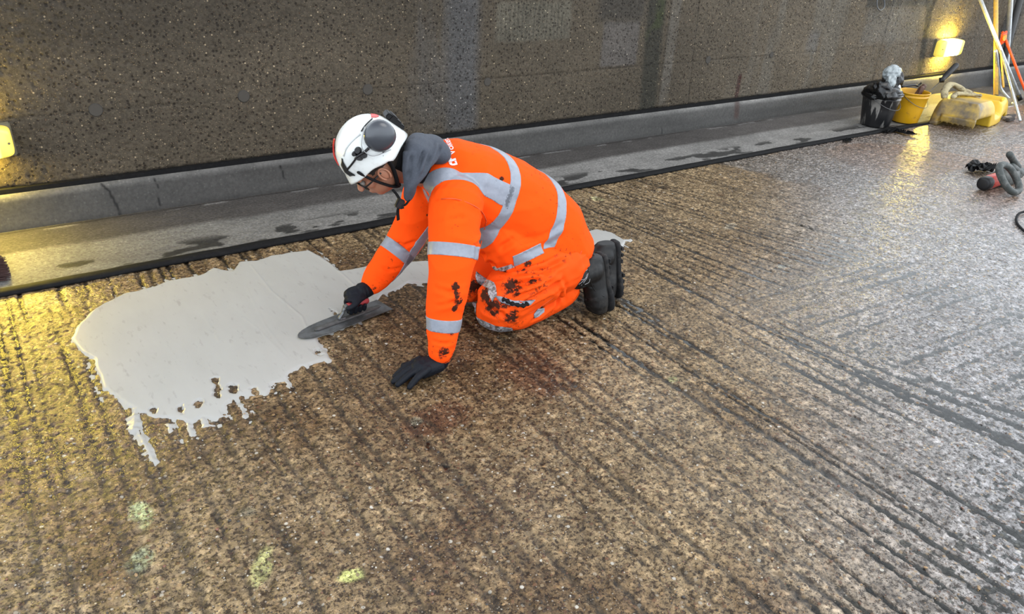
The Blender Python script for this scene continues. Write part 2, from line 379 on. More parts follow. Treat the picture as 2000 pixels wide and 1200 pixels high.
# ---------------------------------------------------------------- back wall
WY0 = 4.42
wxs = span([(-3, -.2, .1), (-.2, 6.2, .0075), (6.2, 10.5, .016), (10.5, 18, .2)]); wzs = span([(.2195, 1.12, .0075), (1.12, 1.36, .08)])
QX, QZ = np.meshgrid(wxs, wzs, indexing='ij')
def line_x(x, z, xa, za, xb, zb, wdt):          # near-vertical line
    xc = xa+(xb-xa)*(z-za)/(zb-za) + .006*(vn(z*14, z*0, s=int(xa*10))-.5); return 1-ss(wdt*.4, wdt, np.abs(x-xc))
seam_h = (1-ss(.003, .007, np.abs(QZ-.566-.004*(vn(QX*5, QX*0, s=2)-.5))))*ss(.2, .5, vn(QX*2.2, QX*0, s=7)+.12)
def wpx(a, c_): q = gy(a, c_, WY0); return q.x, q.z
relief = -.0025*seam_h
rd = np.zeros_like(QX)
for (p1, p2, wdt, dep) in [((544, 40), (566, 290), .006, .35), ((937, 0), (937, 165), .006, .4), ((1312, 0), (1283, 210), .008, .4), ((1365, 0), (1344, 205), .006, .9), ((1746, 0), (1714, 118), .008, .8)]:
    (xa, za), (xb, zb) = wpx(*p1), wpx(*p2); l_ = line_x(QX, QZ, xa, za, xb, zb, wdt); relief -= .004*l_*dep; rd = np.maximum(rd, l_*dep)
base = np.array([.064, .051, .035]); wn1 = fbm(QX*1.1, QZ*1.6, s=21); wn2 = fbm(QX*5, QZ*5, s=22); wst = fbm(QX*7, QZ*.9, s=23)
wc = base*(.62+.55*wn1+.30*wn2)[..., None]
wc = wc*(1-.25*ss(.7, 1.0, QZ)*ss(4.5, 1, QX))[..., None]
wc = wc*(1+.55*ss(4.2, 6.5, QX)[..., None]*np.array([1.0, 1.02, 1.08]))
def blend(m, cc, a=1.0):
    global wc
    m = (m*a)[..., None]; wc = wc*(1-m)+m*np.array(cc)*(.8+.4*wn2[..., None])
def box(x, z, x0, x1, z0, z1, e=.02, sl=0):
    x = x+sl*(z-.6); return ss(x0-e, x0+e, x)*(1-ss(x1-e, x1+e, x))*ss(z0-e, z0+e, z)*(1-ss(z1-e, z1+e, z))
blend(box(QX, QZ, 2.55, 2.79, .22, 2, .05), (.062, .062, .064), .8)                      # blue grey band
blend(box(QX, QZ, 2.30, 2.58, .3, 2, .12)*ss(.4, .6, wst), (.07, .066, .062), .6)
blend(box(QX, QZ, 2.92, 3.55, .80, 1.05, .02), (.098, .088, .066), .75)                  # ribbed panel
ribs = box(QX, QZ, 2.95, 3.5, .80, 1.04, .02)*(np.sin(QX*2*PI/.034+2*vn(QX*9, QZ*3, s=5)) > .3)
relief -= .002*ribs; blend(ribs, (.055, .05, .038), .6)
blend(box(QX, QZ, 3.86, 4.22, .58, .90, .02), (.082, .073, .066), .85)                   # smoother repair
blend(box(QX, QZ, 3.80, 4.25, .90, 1.2, .05), (.035, .031, .026), .75)
relief += .003*box(QX, QZ, 2.80, 4.22, .57, 2, .006)
sx = QX-.08*(QZ-.6)*-1
blend(ss(.06, .0, np.abs(QX-4.37+.06*(QZ-.9))-.05-.02*wn2), (.022, .021, .015), .85)      # dark run of damp
blend(ss(.06, .0, np.abs(QX-4.37)-.05)*ss(.6, .9, QZ)*ss(.45, .6, wn2), (.03, .036, .012), .7)
blend(box(QX, QZ, 4.52, 4.62, .25, 2, .02)*ss(.35, .6, wst+.15), (.115, .105, .09), .7)
relief += .006*box(QX, QZ, 4.52, 4.84, .2, 2, .006)
(xa, za) = wpx(1446, 145); (xb, zb) = wpx(1440, 190)
blend((1-ss(.012, .035, np.abs(QX-xa-.01*(wst-.5))))*ss(zb-.03, zb, QZ)*(1-ss(za-.02, za+.02, QZ)), (.035, .009, .006), .95)
blend(ss(.05, .0, np.abs(QX-8.22+.25*(QZ-.95))-.03-.05*ss(.85, 1.0, QZ)), (.02, .019, .016), .9)      # damp run near the right lamp
blend(box(QX, QZ, 7.1, 8.15, .93, 1.3, .02), (.04, .038, .033), .8)
blend(box(QX, QZ, 7.15, 8.1, .60, .92, .05), (.135, .13, .118), .45)
blend(box(QX, QZ, 9.9, 10.3, .2, 2, .05), (.05, .045, .04), .9)
blend(ss(.45, .62, wst)*ss(5, 6, QX), (.12, .115, .10), .35)
(xa, za) = wpx(1590, 75); fr_ = box(QX, QZ, xa-.05, xa+.05, za-.045, za+.045, .01)-box(QX, QZ, xa-.032, xa+.032, za-.03, za+.03, .008)
relief -= .003*np.clip(fr_, 0, 1); blend(box(QX, QZ, xa-.09, xa+.07, za-.12, za+.06, .04), (.12, .115, .11), .5)
wc = wc*(1-.5*np.maximum(rd, seam_h*.5))[..., None]
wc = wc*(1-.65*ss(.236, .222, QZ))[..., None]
relief += .0035*(fbm(QX*40, QZ*40, s=24, o=3)-.5) - .004*ss(.74, .86, vn(QX*62, QZ*62, s=29))
bot = np.where(QZ < .228, .006*vn(QX*30, QX*0, s=77), 0)
b = NB('aggregate_concrete_wall'); tint = b.attr('tint', 'Color')
na = b.noise(75, 5, .75); v1d, v1c = b.vor(50); v2d, v2c = b.vor(92); nb_ = b.noise(170, 2)
c = b.mix(b.ramp(na, (.42, .75), (.55, 0.0)), tint, b.mix(1.0, tint, (.42, .41, .39), 'MULTIPLY'))
p1 = b.sep(v1c); p2 = b.sep(v2c)
dk = b.math('MULTIPLY', b.ramp(v1d, (.28, 1.0), (.40, 0.0)), b.math('GREATER_THAN', p1[0], .60))
c = b.mix(b.math('MULTIPLY', dk, .85), c, b.mix(1.0, tint, (.22, .19, .18), 'MULTIPLY'))
st = b.math('MULTIPLY', b.ramp(v2d, (.25, 1.0), (.38, 0.0)), b.math('GREATER_THAN', p2[0], .60))
c = b.mix(b.math('MULTIPLY', st, .75), c, b.mix(1.0, tint, b.ramp(p2[1], (0.0, (.6, .5, .4)), (.5, (1.6, 1.5, 1.4)), (.8, (2.7, 2.6, 2.4)), (.93, (1.3, .8, .6)), (1.0, (4.2, 4.2, 4.2))), 'MULTIPLY'))
wh = b.math('MULTIPLY', b.ramp(v1d, (.18, 1.0), (.26, 0.0)), b.math('LESS_THAN', p1[0], .07))
c = b.mix(wh, c, b.mix(1.0, tint, (4.4, 4.3, 4.0), 'MULTIPLY'))
b.set(col=c, rough=.75, spec=.25)
b.bump(b.math('ADD', b.math('MULTIPLY', st, .7), b.math('SUBTRACT', b.math('ADD', na, b.math('MULTIPLY', nb_, .4)), b.math('MULTIPLY', dk, 1.0))), .7, .004)
M_wall = b.m
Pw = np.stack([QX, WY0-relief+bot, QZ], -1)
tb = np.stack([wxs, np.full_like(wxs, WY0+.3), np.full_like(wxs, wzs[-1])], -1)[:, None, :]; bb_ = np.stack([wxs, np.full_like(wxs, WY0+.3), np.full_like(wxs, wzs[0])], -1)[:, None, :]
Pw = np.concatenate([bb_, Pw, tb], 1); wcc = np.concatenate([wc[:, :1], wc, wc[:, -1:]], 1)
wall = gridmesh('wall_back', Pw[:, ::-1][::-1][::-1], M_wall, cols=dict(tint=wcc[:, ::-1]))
tag(wall, 'dark exposed-aggregate concrete wall with damp runs and shutter lines', kind='structure')
M_plug = simple('plug_mortar', (.040, .034, .027), .8, bump=.3, bsc=150)
for (px, py, r) in [(187, 215, .034), (476, 188, .034), (718, 175, .034), (952, 160, .028), (1383, 117, .03), (1507, 107, .026)]:
    q = gy(px, py, WY0); bm = bmesh.new()
    for rad, y0, y1 in ((r, -.002, .02),):
        bmesh.ops.create_cone(bm, cap_ends=True, segments=22, radius1=rad*.86, radius2=rad*.9, depth=.02, matrix=Matrix.Translation((q.x, WY0+.0065, q.z)) @ Matrix.Rotation(PI/2, 4, 'X'))
    ring = [(q.x+r*math.cos(t)*1.0, WY0-.001, q.z+r*math.sin(t)) for t in np.linspace(0, 2*PI, 25)[:-1]]
    ring2 = [(q.x+r*math.cos(t)*.88, WY0-.0005, q.z+r*.88*math.sin(t)) for t in np.linspace(0, 2*PI, 25)[:-1]]
    obj('tie_hole_plug', bm, M_plug, wall)
    bm = bmesh.new(); va = [bm.verts.new(p) for p in ring]; vb = [bm.verts.new((p[0], WY0-.003, p[2])) for p in ring2]
    for i in range(24): bm.faces.new((va[i], va[(i+1) % 24], vb[(i+1) % 24], vb[i]))
    obj('plug_joint', bm, simple('joint_dark', (.02, .018, .015), .8), wall)
# dark filler behind the gap under the wall
def boxbm(x0, x1, y0, y1, z0, z1, bm=None, bev=0):
    bm = bm or bmesh.new()
    r = bmesh.ops.create_cube(bm, size=1, matrix=Matrix.Translation(((x0+x1)/2, (y0+y1)/2, (z0+z1)/2)) @ Matrix.Diagonal((x1-x0, y1-y0, z1-z0, 1)))
    if bev:
        bmesh.ops.bevel(bm, geom=list({e for v in r['verts'] for e in v.link_edges}), offset=bev, segments=2, affect='EDGES', clamp_overlap=True)
    return bm
M_seal = stained('black_bitumen_sealant', (.0045, .0045, .005), (.010, .010, .010), .5, 40, .75, spec=.15)
sealj = obj('trim_1', boxbm(-3, 18, 4.395, 4.5, .19, .222), M_seal); tag(sealj, 'black joint under the concrete wall above the kerb', kind='structure')

# ---------------------------------------------------------------- kerb and gutter
kx = span([(-3, -.2, .1), (-.2, 5.5, .010), (5.5, 10.5, .03), (10.5, 18, .3)])
prof = [(4.36, -.01), (4.352, .0), (4.356, .02), (4.366, .07), (4.374, .12), (4.380, .16), (4.385, .178), (4.395, .192), (4.412, .203), (4.425, .206), (4.48, .207)]
pl = [0.]
prof = [(a, c_*1.035) for a, c_ in prof]
for a, c_ in zip(prof, prof[1:]): pl.append(pl[-1]+math.hypot(c_[0]-a[0], c_[1]-a[1]))
pt = np.linspace(0, pl[-1], 42); py_ = np.interp(pt, pl, [p[0] for p in prof]); pz_ = np.interp(pt, pl, [p[1] for p in prof])
KX, KY = np.meshgrid(kx, py_, indexing='ij'); _, KZ = np.meshgrid(kx, pz_, indexing='ij'); KT = np.broadcast_to(pt, KX.shape)
kn = fbm(KX*1.5, KT*9, s=201); kn2 = fbm(KX*9, KT*14, s=202)
kc = np.array([.050, .048, .045])*(.6+.55*kn+.25*kn2)[..., None]
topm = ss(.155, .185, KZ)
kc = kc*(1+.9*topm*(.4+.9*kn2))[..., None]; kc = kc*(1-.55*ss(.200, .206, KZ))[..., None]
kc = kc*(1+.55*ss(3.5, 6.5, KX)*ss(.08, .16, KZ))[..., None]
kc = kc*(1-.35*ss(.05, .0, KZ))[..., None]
cm = np.zeros_like(KX)
for pts, wd in [([(200, 362), (214, 375), (232, 410), (236, 428)], .006), ([(300, 348), (308, 362), (310, 400)], .003), ([(548, 325), (556, 350)], .004), ([(1290, 262), (1292, 250)], .004), ([(700, 318), (690, 356)], .002)]:
    q = [gy(px, py, 4.372) for px, py in pts]; dd = np.full(KX.shape, 9.)
    for A, B in zip(q, q[1:]):
        ex, ez = B.x-A.x, B.z-A.z; t = np.clip(((KX-A.x)*ex+(KZ-A.z)*ez)/(ex*ex+ez*ez), 0, 1); dd = np.minimum(dd, np.hypot(KX-A.x-ex*t, KZ-A.z-ez*t)+.004*(vn(KX*60, KZ*60)-.5))
    cm = np.maximum(cm, 1-ss(wd*.5, wd*1.6, dd))
kc = kc*(1-.85*cm)[..., None]
rs_ = wpx(1440, 190)[0]; rm = (1-ss(.012, .05, np.abs(KX-rs_+.03)))*ss(.03, .08, KZ)*.7
kc = kc*(1-rm[..., None])+rm[..., None]*np.array([.045, .022, .017])
def painted(name, rough, spk, bmp, coat=0.0, sc=120):
    b = NB(name); t_ = b.attr('tint', 'Color'); n_ = b.noise(sc, 4, .65); d_, c_ = b.vor(sc*.9)
    sp_ = b.math('MULTIPLY', b.ramp(d_, (.2, 1.0), (.34, 0.0)), b.math('GREATER_THAN', b.sep(c_)[0], .8))
    c = b.mix(b.ramp(n_, (.35, spk), (.62, 0.0)), t_, b.mix(1.0, t_, (.5, .5, .5), 'MULTIPLY'))
    c = b.mix(b.math('MULTIPLY', sp_, spk*.6), c, b.mix(1.0, t_, (1.8, 1.8, 1.75), 'MULTIPLY'))
    b.set(col=c, rough=rough, coat=coat, coatr=.2, spec=.22); b.bump(b.math('ADD', n_, b.math('MULTIPLY', b.noise(14, 3), .8)), bmp, .003); return b.m
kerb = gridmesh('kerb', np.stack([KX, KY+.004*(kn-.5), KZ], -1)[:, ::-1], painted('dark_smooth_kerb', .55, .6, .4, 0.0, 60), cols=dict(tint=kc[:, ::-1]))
tag(kerb, 'smooth dark grey concrete upstand kerb with cracks along the wall foot', kind='structure')

gyv = span([(3.665, 4.36, .012)]); gxv = span([(-3, -.2, .1), (-.2, 7.5, .010), (7.5, 18, .06)])
UX, UY = np.meshgrid(gxv, gyv, indexing='ij')
un = fbm(UX*1.6, UY*6, s=301); un2 = fbm(UX*8, UY*16, s=302); un3 = fbm(UX*30, UY*30, s=303)
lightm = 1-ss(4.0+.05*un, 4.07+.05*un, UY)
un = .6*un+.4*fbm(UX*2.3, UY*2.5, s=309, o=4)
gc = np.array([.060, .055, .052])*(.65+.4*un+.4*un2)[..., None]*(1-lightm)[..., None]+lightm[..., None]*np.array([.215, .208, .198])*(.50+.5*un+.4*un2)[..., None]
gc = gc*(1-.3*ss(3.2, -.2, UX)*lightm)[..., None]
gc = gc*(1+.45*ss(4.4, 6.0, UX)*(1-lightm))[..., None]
bl = fbm(UX*5.0, UY*12, s=305, o=3); blot = ss(.55, .59, bl)*ss(3.92, 3.82, UY)*ss(3.67, 3.72, UY)
gc = gc*(1-.8*blot[..., None]); 
crk = 1-ss(.004, .012, np.abs(UY-4.335-.012*(vn(UX*6, UX*0, s=5)-.5))); gc = gc*(1-.6*crk*ss(.3, .6, vn(UX*3, UX*0, s=8)+.1))[..., None]
eff = (1-ss(.004, .014, np.abs(UY-4.315-.02*(vn(UX*5, UX*0, s=15)-.5))))*ss(.5, .6, un2); gc = gc+(.09*eff)[..., None]
gz_ = .004+.012*ss(3.9, 4.35, UY)+.003*(un2-.5)+.0015*(un3-.5)
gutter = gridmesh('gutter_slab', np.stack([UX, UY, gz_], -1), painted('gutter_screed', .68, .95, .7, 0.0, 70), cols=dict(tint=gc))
tag(gutter, 'grey screeded gutter strip with damp dark blotches between kerb and joint', kind='structure')
def tube_me(pts, rad, seg=8, flat=1.0, closed=False, name='tube', cap=True):
    """round or flat tube through points (world coordinates)"""
    bm = bmesh.new(); pts = [Vector(p) for p in pts]; n = len(pts); rings = []
    rads = rad if isinstance(rad, (list, tuple)) else [rad]*n
    prev = None
    for i, p in enumerate(pts):
        a = pts[i-1] if (i or closed) else p; c_ = pts[(i+1) % n] if (i < n-1 or closed) else p
        t = (c_-a).normalized()
        if prev is None:
            up = Vector((0, 0, 1)) if abs(t.z) < .9 else Vector((1, 0, 0)); nx_ = t.cross(up).normalized()
        else: nx_ = (prev-t*prev.dot(t)).normalized()
        prev = nx_; ny_ = t.cross(nx_).normalized()
        rings.append([bm.verts.new(p+nx_*math.cos(2*PI*k/seg)*rads[i]+ny_*math.sin(2*PI*k/seg)*rads[i]*flat) for k in range(seg)])
    m = n if closed else n-1
    for i in range(m):
        r0, r1 = rings[i], rings[(i+1) % n]
        for k in range(seg): bm.faces.new((r0[k], r0[(k+1) % seg], r1[(k+1) % seg], r1[k]))
    if cap and not closed: bm.faces.new(rings[0][::-1]); bm.faces.new(rings[-1])
    return bm
def smooth_path(pts, n=8, closed=False):
    pts = [Vector(p) for p in pts]; out = []; N = len(pts)
    for i in range(N if closed else N-1):
        g = (lambda k: pts[k % N]) if closed else (lambda k: pts[max(0, min(N-1, k))])
        p0, p1, p2, p3 = g(i-1), g(i), g(i+1), g(i+2)
        for t in np.linspace(0, 1, n, endpoint=False):
            out.append(.5*((2*p1)+(-p0+p2)*t+(2*p0-5*p1+4*p2-p3)*t*t+(-p0+3*p1-3*p2+p3)*t**3))
    if not closed: out.append(pts[-1])
    return out
sx_ = np.arange(-3, 8.1, .04)
jo = obj('trim_2', tube_me([(x, 3.645+.010*(float(vn(x*1.3, 0., s=4))-.5), .004+.003*float(vn(x*7, 0., s=6))) for x in sx_], [.036-.006*min(1, max(0, (x-1)/5))+.004*float(vn(x*5, 0., s=9)) for x in sx_], 8, .42), M_seal, smooth=True)
tag(jo, 'black bitumen joint strip between gutter and brown floor', kind='structure')
# ---------------------------------------------------------------- the worker
def sec(c, a, bx, hx, hy, n=20, pw=2.0):
    """super-elliptic ring: centre, two axes, half sizes"""
    c, a, bx = Vector(c), Vector(a).normalized(), Vector(bx).normalized(); out = []
    for k in range(n):
        t = 2*PI*k/n; ct, st = math.cos(t), math.sin(t)
        out.append(c+a*hx*math.copysign(abs(ct)**(2/pw), ct)+bx*hy*math.copysign(abs(st)**(2/pw), st))
    return out
def loft(rings, bm=None, cap=True):
    bm = bm or bmesh.new(); vs = [[bm.verts.new(p) for p in r] for r in rings]; n = len(rings[0])
    for r0, r1 in zip(vs, vs[1:]):
        for k in range(n): bm.faces.new((r0[k], r0[(k+1) % n], r1[(k+1) % n], r1[k]))
    if cap: bm.faces.new(vs[0][::-1]); bm.faces.new(vs[-1])
    return bm
def limb(pts, rads, n=16, asp=1.0, side=(0, 1, 0), sub=6):
    """tapering limb through points; asp squashes across `side`"""
    P_ = smooth_path(pts, sub); m = len(P_); rr = np.interp(np.linspace(0, len(pts)-1, m), range(len(pts)), rads); rings = []
    for i, p in enumerate(P_):
        t = (P_[min(m-1, i+1)]-P_[max(0, i-1)]).normalized(); s = Vector(side); s = (s-t*s.dot(t)).normalized(); q = t.cross(s)
        rings.append(sec(p, s, q, rr[i]*asp, rr[i], n))
    e0 = P_[0]-(P_[1]-P_[0]).normalized()*rr[0]*.5; 
    bm = loft(rings); 
    for p, r in ((P_[0], rr[0]), (P_[-1], rr[-1])):
        bmesh.ops.create_uvsphere(bm, u_segments=14, v_segments=10, radius=r*.98*min(1, asp), matrix=Matrix.Translation(p))
    return bm
def ell(c, r, rot=None, seg=20):
    bm = bmesh.new(); M_ = Matrix.Translation(c) @ (rot or Matrix.Identity(4)) @ Matrix.Diagonal((*r, 1))
    bmesh.ops.create_uvsphere(bm, u_segments=seg, v_segments=seg*2//3, radius=1, matrix=M_); return bm
def remesh(bms, voxel, smooth=4, fac=.5):
    me = bpy.data.meshes.new('tmp'); big = bmesh.new()
    for bm in bms:
        t = bpy.data.meshes.new('t'); bmesh.ops.recalc_face_normals(bm, faces=bm.faces[:]); bm.to_mesh(t); bm.free(); big.from_mesh(t); bpy.data.meshes.remove(t)
    big.to_mesh(me); big.free()
    o = bpy.data.objects.new('tmp', me); C.objects.link(o)
    m = o.modifiers.new('r', 'REMESH'); m.mode = 'VOXEL'; m.voxel_size = voxel
    if smooth: s = o.modifiers.new('s', 'SMOOTH'); s.iterations = smooth; s.factor = fac
    dg = bpy.context.evaluated_depsgraph_get(); out = bpy.data.meshes.new_from_object(o.evaluated_get(dg))
    bpy.data.objects.remove(o); bpy.data.meshes.remove(me)
    out.polygons.foreach_set('use_smooth', [True]*len(out.polygons)); return out
def mco(me):
    a = np.empty(len(me.vertices)*3, np.float32); me.vertices.foreach_get('co', a); n_ = np.empty_like(a); me.vertices.foreach_get('normal', n_)
    return a.reshape(-1, 3).astype(float), n_.reshape(-1, 3).astype(float)
def setco(me, co): me.vertices.foreach_set('co', co.astype(np.float32).ravel()); me.update()
def bvh(me):
    bm = bmesh.new(); bm.from_mesh(me); t = BVHTree.FromBMesh(bm); bm.free(); return t
CP = Vector((0, 0, CAM_H))
def hit(tree, px, py):
    d = Vector(ray(px, py)); r = tree.ray_cast(CP, d); best = None
    if r[0] is not None: return r[0], r[1]
    for t in np.arange(1.5, 4.5, .02):                        # just off the edge: nearest surface point to the ray
        q = tree.find_nearest(CP+d*float(t), .2)
        if q[0] is not None and (best is None or q[3] < best[3]): best = q
    return (best[0], best[1]) if best else (None, None)
def fold(me, folds):
    """press creases (negative depth) or raise folds along polylines given where they lie on the cloth"""
    tree = bvh(me); co, no = mco(me); d_ = np.zeros(len(co))
    for pts, dep, wd in folds:
        q = [hit(tree, *p)[0] for p in pts]; q = [p for p in q if p is not None]
        if len(q) < 2: continue
        best = np.full(len(co), 9.); par = np.zeros(len(co)); n_ = len(q)-1
        for i, (A, B) in enumerate(zip(q, q[1:])):
            A = np.array(A); e = np.array(B)-A; t = np.clip(((co-A)@e)/(e@e+1e-9), 0, 1); dd = np.linalg.norm(co-A-t[:, None]*e, axis=1)
            m_ = dd < best; best[m_] = dd[m_]; par[m_] = ((i+t)/n_)[m_]
        amp = np.clip(np.minimum(par, 1-par)*5, .0, 1)
        d_ += dep*amp*1.35*(np.exp(-(best/wd)**2)-.45*np.exp(-((best-2*wd)/wd)**2))
    setco(me, co+no*d_[:, None])
def cloth_noise(me, amp=.004, sc=7, seed=1, st=(1, 1, 1)):
    co, no = mco(me); q = co*np.array(st)
    n_ = 1-np.abs(2*fbm(q[:, 0]*sc, q[:, 1]*sc, q[:, 2]*sc, s=seed, o=2)-1)
    n2_ = fbm(co[:, 0]*30, co[:, 1]*30, co[:, 2]*30, s=seed+3, o=2)-.5
    setco(me, co+no*(amp*(n_-.75)*2+amp*.35*n2_)[:, None])
def mud_attr(me, sp):
    tree = bvh(me); co, _ = mco(me); m_ = np.zeros(len(co))
    for px, py, r, am in sp:
        h_, _n = hit(tree, px, py)
        if h_ is None: continue
        m_ = np.maximum(m_, am*np.exp(-(np.linalg.norm(co-np.array(h_), axis=1)/r)**2))
    a = me.attributes.new('mud', 'FLOAT', 'POINT'); a.data.foreach_set('value', m_.astype(np.float32))
M_tape = None
def tape(me, parent, plane_co, plane_no, half, seed, clips=(), name='reflective_tape', mat=None, off=.0022):
    bm = bmesh.new(); bm.from_mesh(me); pn = Vector(plane_no).normalized(); pc = Vector(plane_co); seed = Vector(seed)
    cuts = [(pc+pn*half, pn), (pc-pn*half, -pn)]+[(Vector(a), Vector(b_)) for a, b_ in clips]
    for a, b_ in cuts: bmesh.ops.bisect_plane(bm, geom=bm.verts[:]+bm.edges[:]+bm.faces[:], dist=1e-6, plane_co=a, plane_no=b_, clear_outer=True)
    if not bm.faces: bm.free(); return None
    bm.faces.ensure_lookup_table(); st_ = min(bm.faces, key=lambda f: (f.calc_center_median()-seed).length); seen = {st_}; stack = [st_]
    while stack:
        f = stack.pop()
        for e in f.edges:
            for g in e.link_faces:
                if g not in seen: seen.add(g); stack.append(g)
    bmesh.ops.delete(bm, geom=[f for f in bm.faces if f not in seen], context='FACES')
    bm.normal_update(); base_n = {v: v.normal.copy() for v in bm.verts}
    for v in bm.verts: v.co += base_n[v]*off
    r = bmesh.ops.extrude_edge_only(bm, edges=[e for e in bm.edges if e.is_boundary])
    nv = [g for g in r['geom'] if isinstance(g, bmesh.types.BMVert)]
    for v in nv:
        o_ = min((w_ for e in v.link_edges for w_ in [e.other_vert(v)] if w_ in base_n), key=lambda w_: (w_.co-v.co).length, default=None)
        if o_: v.co -= base_n[o_]*(off+.001)
    m2 = bpy.data.meshes.new(name); bm.to_mesh(m2); bm.free()
    return link(name, m2, mat or M_tape, parent, True)
def tape_px(me, tree, parent, A, B, half, mode='hoop', third=None, clips=(), **kw):
    a, na_ = hit(tree, *A); b_, nb2 = hit(tree, *B)
    if a is None or b_ is None: print('tape miss', A, B); return
    if third is not None: c_ = Vector(third) if len(third) == 3 else hit(tree, *third)[0]; n_ = (b_-a).cross(c_-a)
    else: n_ = (b_-a).cross(na_+nb2)
    return tape(me, parent, (a+b_)/2, n_, half, (a+b_)/2, clips, **kw)

def cloth(name, col, bsc=900, rough=.85, mudc=(.017, .010, .006), mud=1.0, weave=.25, spk=.62):
    b = NB(name); mu = b.attr('mud'); n_ = b.noise(38, 5, .75); n2_ = b.noise(5, 3)
    m_ = b.ramp(b.math('MULTIPLY', mu, b.ramp(n_, (.30, .25), (.62, 1.6))), (.38, 0.0), (.60, .97))
    fl = b.math('MULTIPLY', b.ramp(b.noise(70, 3, .6), (spk, 0.0), (spk+.05, .7)), b.ramp(n2_, (.52, 0.0), (.64, 1.0)))
    m_ = b.math('MULTIPLY', b.math('MAXIMUM', m_, fl), mud)
    c = b.mix(n2_, tuple(x*.88 for x in col), tuple(min(1, x*1.08) for x in col))
    b.set(col=b.mix(m_, c, mudc), rough=rough, spec=.12)
    b.bump(b.math('ADD', b.noise(bsc*.3, 2), b.math('MULTIPLY', b.noise(45, 3), .8)), weave, .0015); return b.m
M_orange = cloth('hi_vis_orange_fleece', (.92, .074, .003))
M_orange2 = cloth('hi_vis_orange_trouser_cloth', (.80, .072, .004), rough=.7, mud=1.0, spk=.56)
b = NB('silver_reflective_tape'); n_ = b.noise(60, 3); mm_ = b.ramp(b.noise(75, 4, .7), (.62, 0.0), (.70, .8))
b.set(col=b.mix(b.math('MULTIPLY', mm_, b.ramp(b.noise(7, 1), (.5, 0.0), (.62, 1.0))), b.mix(n_, (.17, .19, .23), (.26, .28, .33)), (.05, .035, .025)), rough=.42, metal=.15, sheen=.1); b.bump(b.noise(45, 3), .35, .003); M_tape = b.m
b = NB('dirty_reflective_tape'); mm_ = b.ramp(b.noise(60, 4, .7), (.42, 0.0), (.60, 1.0))
b.set(col=b.mix(mm_, (.40, .42, .46), (.09, .07, .06)), rough=.4, metal=.15); b.bump(b.noise(70, 4), .6, .004); M_tape_d = b.m
M_skin = simple('skin', (.34, .15, .09), .5, var=.12, sc=30, bump=.15, sss=.05)
M_grey = simple('grey_marl_jersey', (.045, .052, .068), .9, var=.35, sc=160, bump=.3, bsc=400)
M_glove = simple('black_nitrile_glove', (.0045, .006, .010), .6, var=.3, sc=60, bump=.4, bsc=130, spec=.18)
M_black = simple('black_plastic', (.008, .008, .009), .45, var=.3, sc=50, bump=.1, spec=.35)
M_web = simple('black_webbing', (.006, .006, .007), .8, var=.3, sc=120, bump=.3, bsc=300, spec=.2)
M_white = stained('white_helmet_shell', (.62, .64, .63), (.38, .36, .33), .4, 30, .28, lo=.55, hi=.75, coat=.4, coatr=.1)
M_red = simple('red_plastic', (.50, .02, .015), .4, var=.15, sc=40)

YM = 2.47
def sp_(x, z, y=YM): return Vector((x, y, z))
# spine of the torso: (x, z, y, half width in Y, half depth)
spine = [(1.385, .672, 2.49, .085, .075), (1.43, .650, 2.49, .135, .100), (1.485, .615, 2.49, .185, .128), (1.58, .565, 2.485, .205, .150), (1.70, .502, 2.475, .205, .160),
         (1.81, .435, 2.46, .205, .158), (1.895, .362, 2.445, .210, .158), (1.950, .280, 2.43, .208, .152), (1.965, .205, 2.425, .190, .132)]
spine = [(x, z+d*.6, y, hy, hd+d*.4) for (x, z, y, hy, hd), d in zip(spine, (.040, .055, .055, .045, .042, .040, .028, .008, 0))]
def torso(scale=1.0, upto=9):
    rings = []
    for i, (x, z, y, hy, hd) in enumerate(spine[:upto]):
        a = spine[max(0, i-1)]; c_ = spine[min(upto-1, i+1)]; t = Vector((c_[0]-a[0], 0, c_[1]-a[1])).normalized(); q = t.cross(Vector((0, 1, 0)))
        rings.append(sec((x, y, z), (0, 1, 0), q, hy*scale, hd*scale, 28, 2.35))
    return loft(rings)
sh_n = Vector((1.392, 2.335, .598)); el_n = gy(874, 560, 2.22); wr_n = gy(861, 692, 2.165)
sh_f = Vector((1.47, 2.66, .585)); el_f = gy(792, 470, 2.76); wr_f = gy(728, 552, 2.745)
gl_n = gy(858, 712, 2.165)
hipn, hipf = Vector((1.905, 2.34, .25)), Vector((1.905, 2.51, .25))
kn_n, kn_f = Vector((1.605, 2.315, .112)), Vector((1.60, 2.58, .110))
an_n, an_f = Vector((2.03, 2.315, .14)), Vector((2.15, 2.41, .13))
HO_HELMET = gy(746, 330, 2.49); HO = gy(735, 320, 2.49)                                   # head centre at ear level
hf = Vector((-.66, .24, -.75)).normalized(); hu = Vector((-.75, .0, .66)); hu = (hu-hf*hu.dot(hf)).normalized(); hl = hu.cross(hf).normalized()
if hl.y > 0: hl = -hl
RH = Matrix((hf, hl, hu)).transposed().to_4x4()
def hp(f, l, u): return HO+hf*f+hl*l+hu*u
neck = [hp(-.025, 0, -.05), (hp(-.04, 0, -.10)+Vector((1.40, 2.49, .665)))/2+Vector((0, 0, .01)), Vector((1.42, 2.49, .655))]
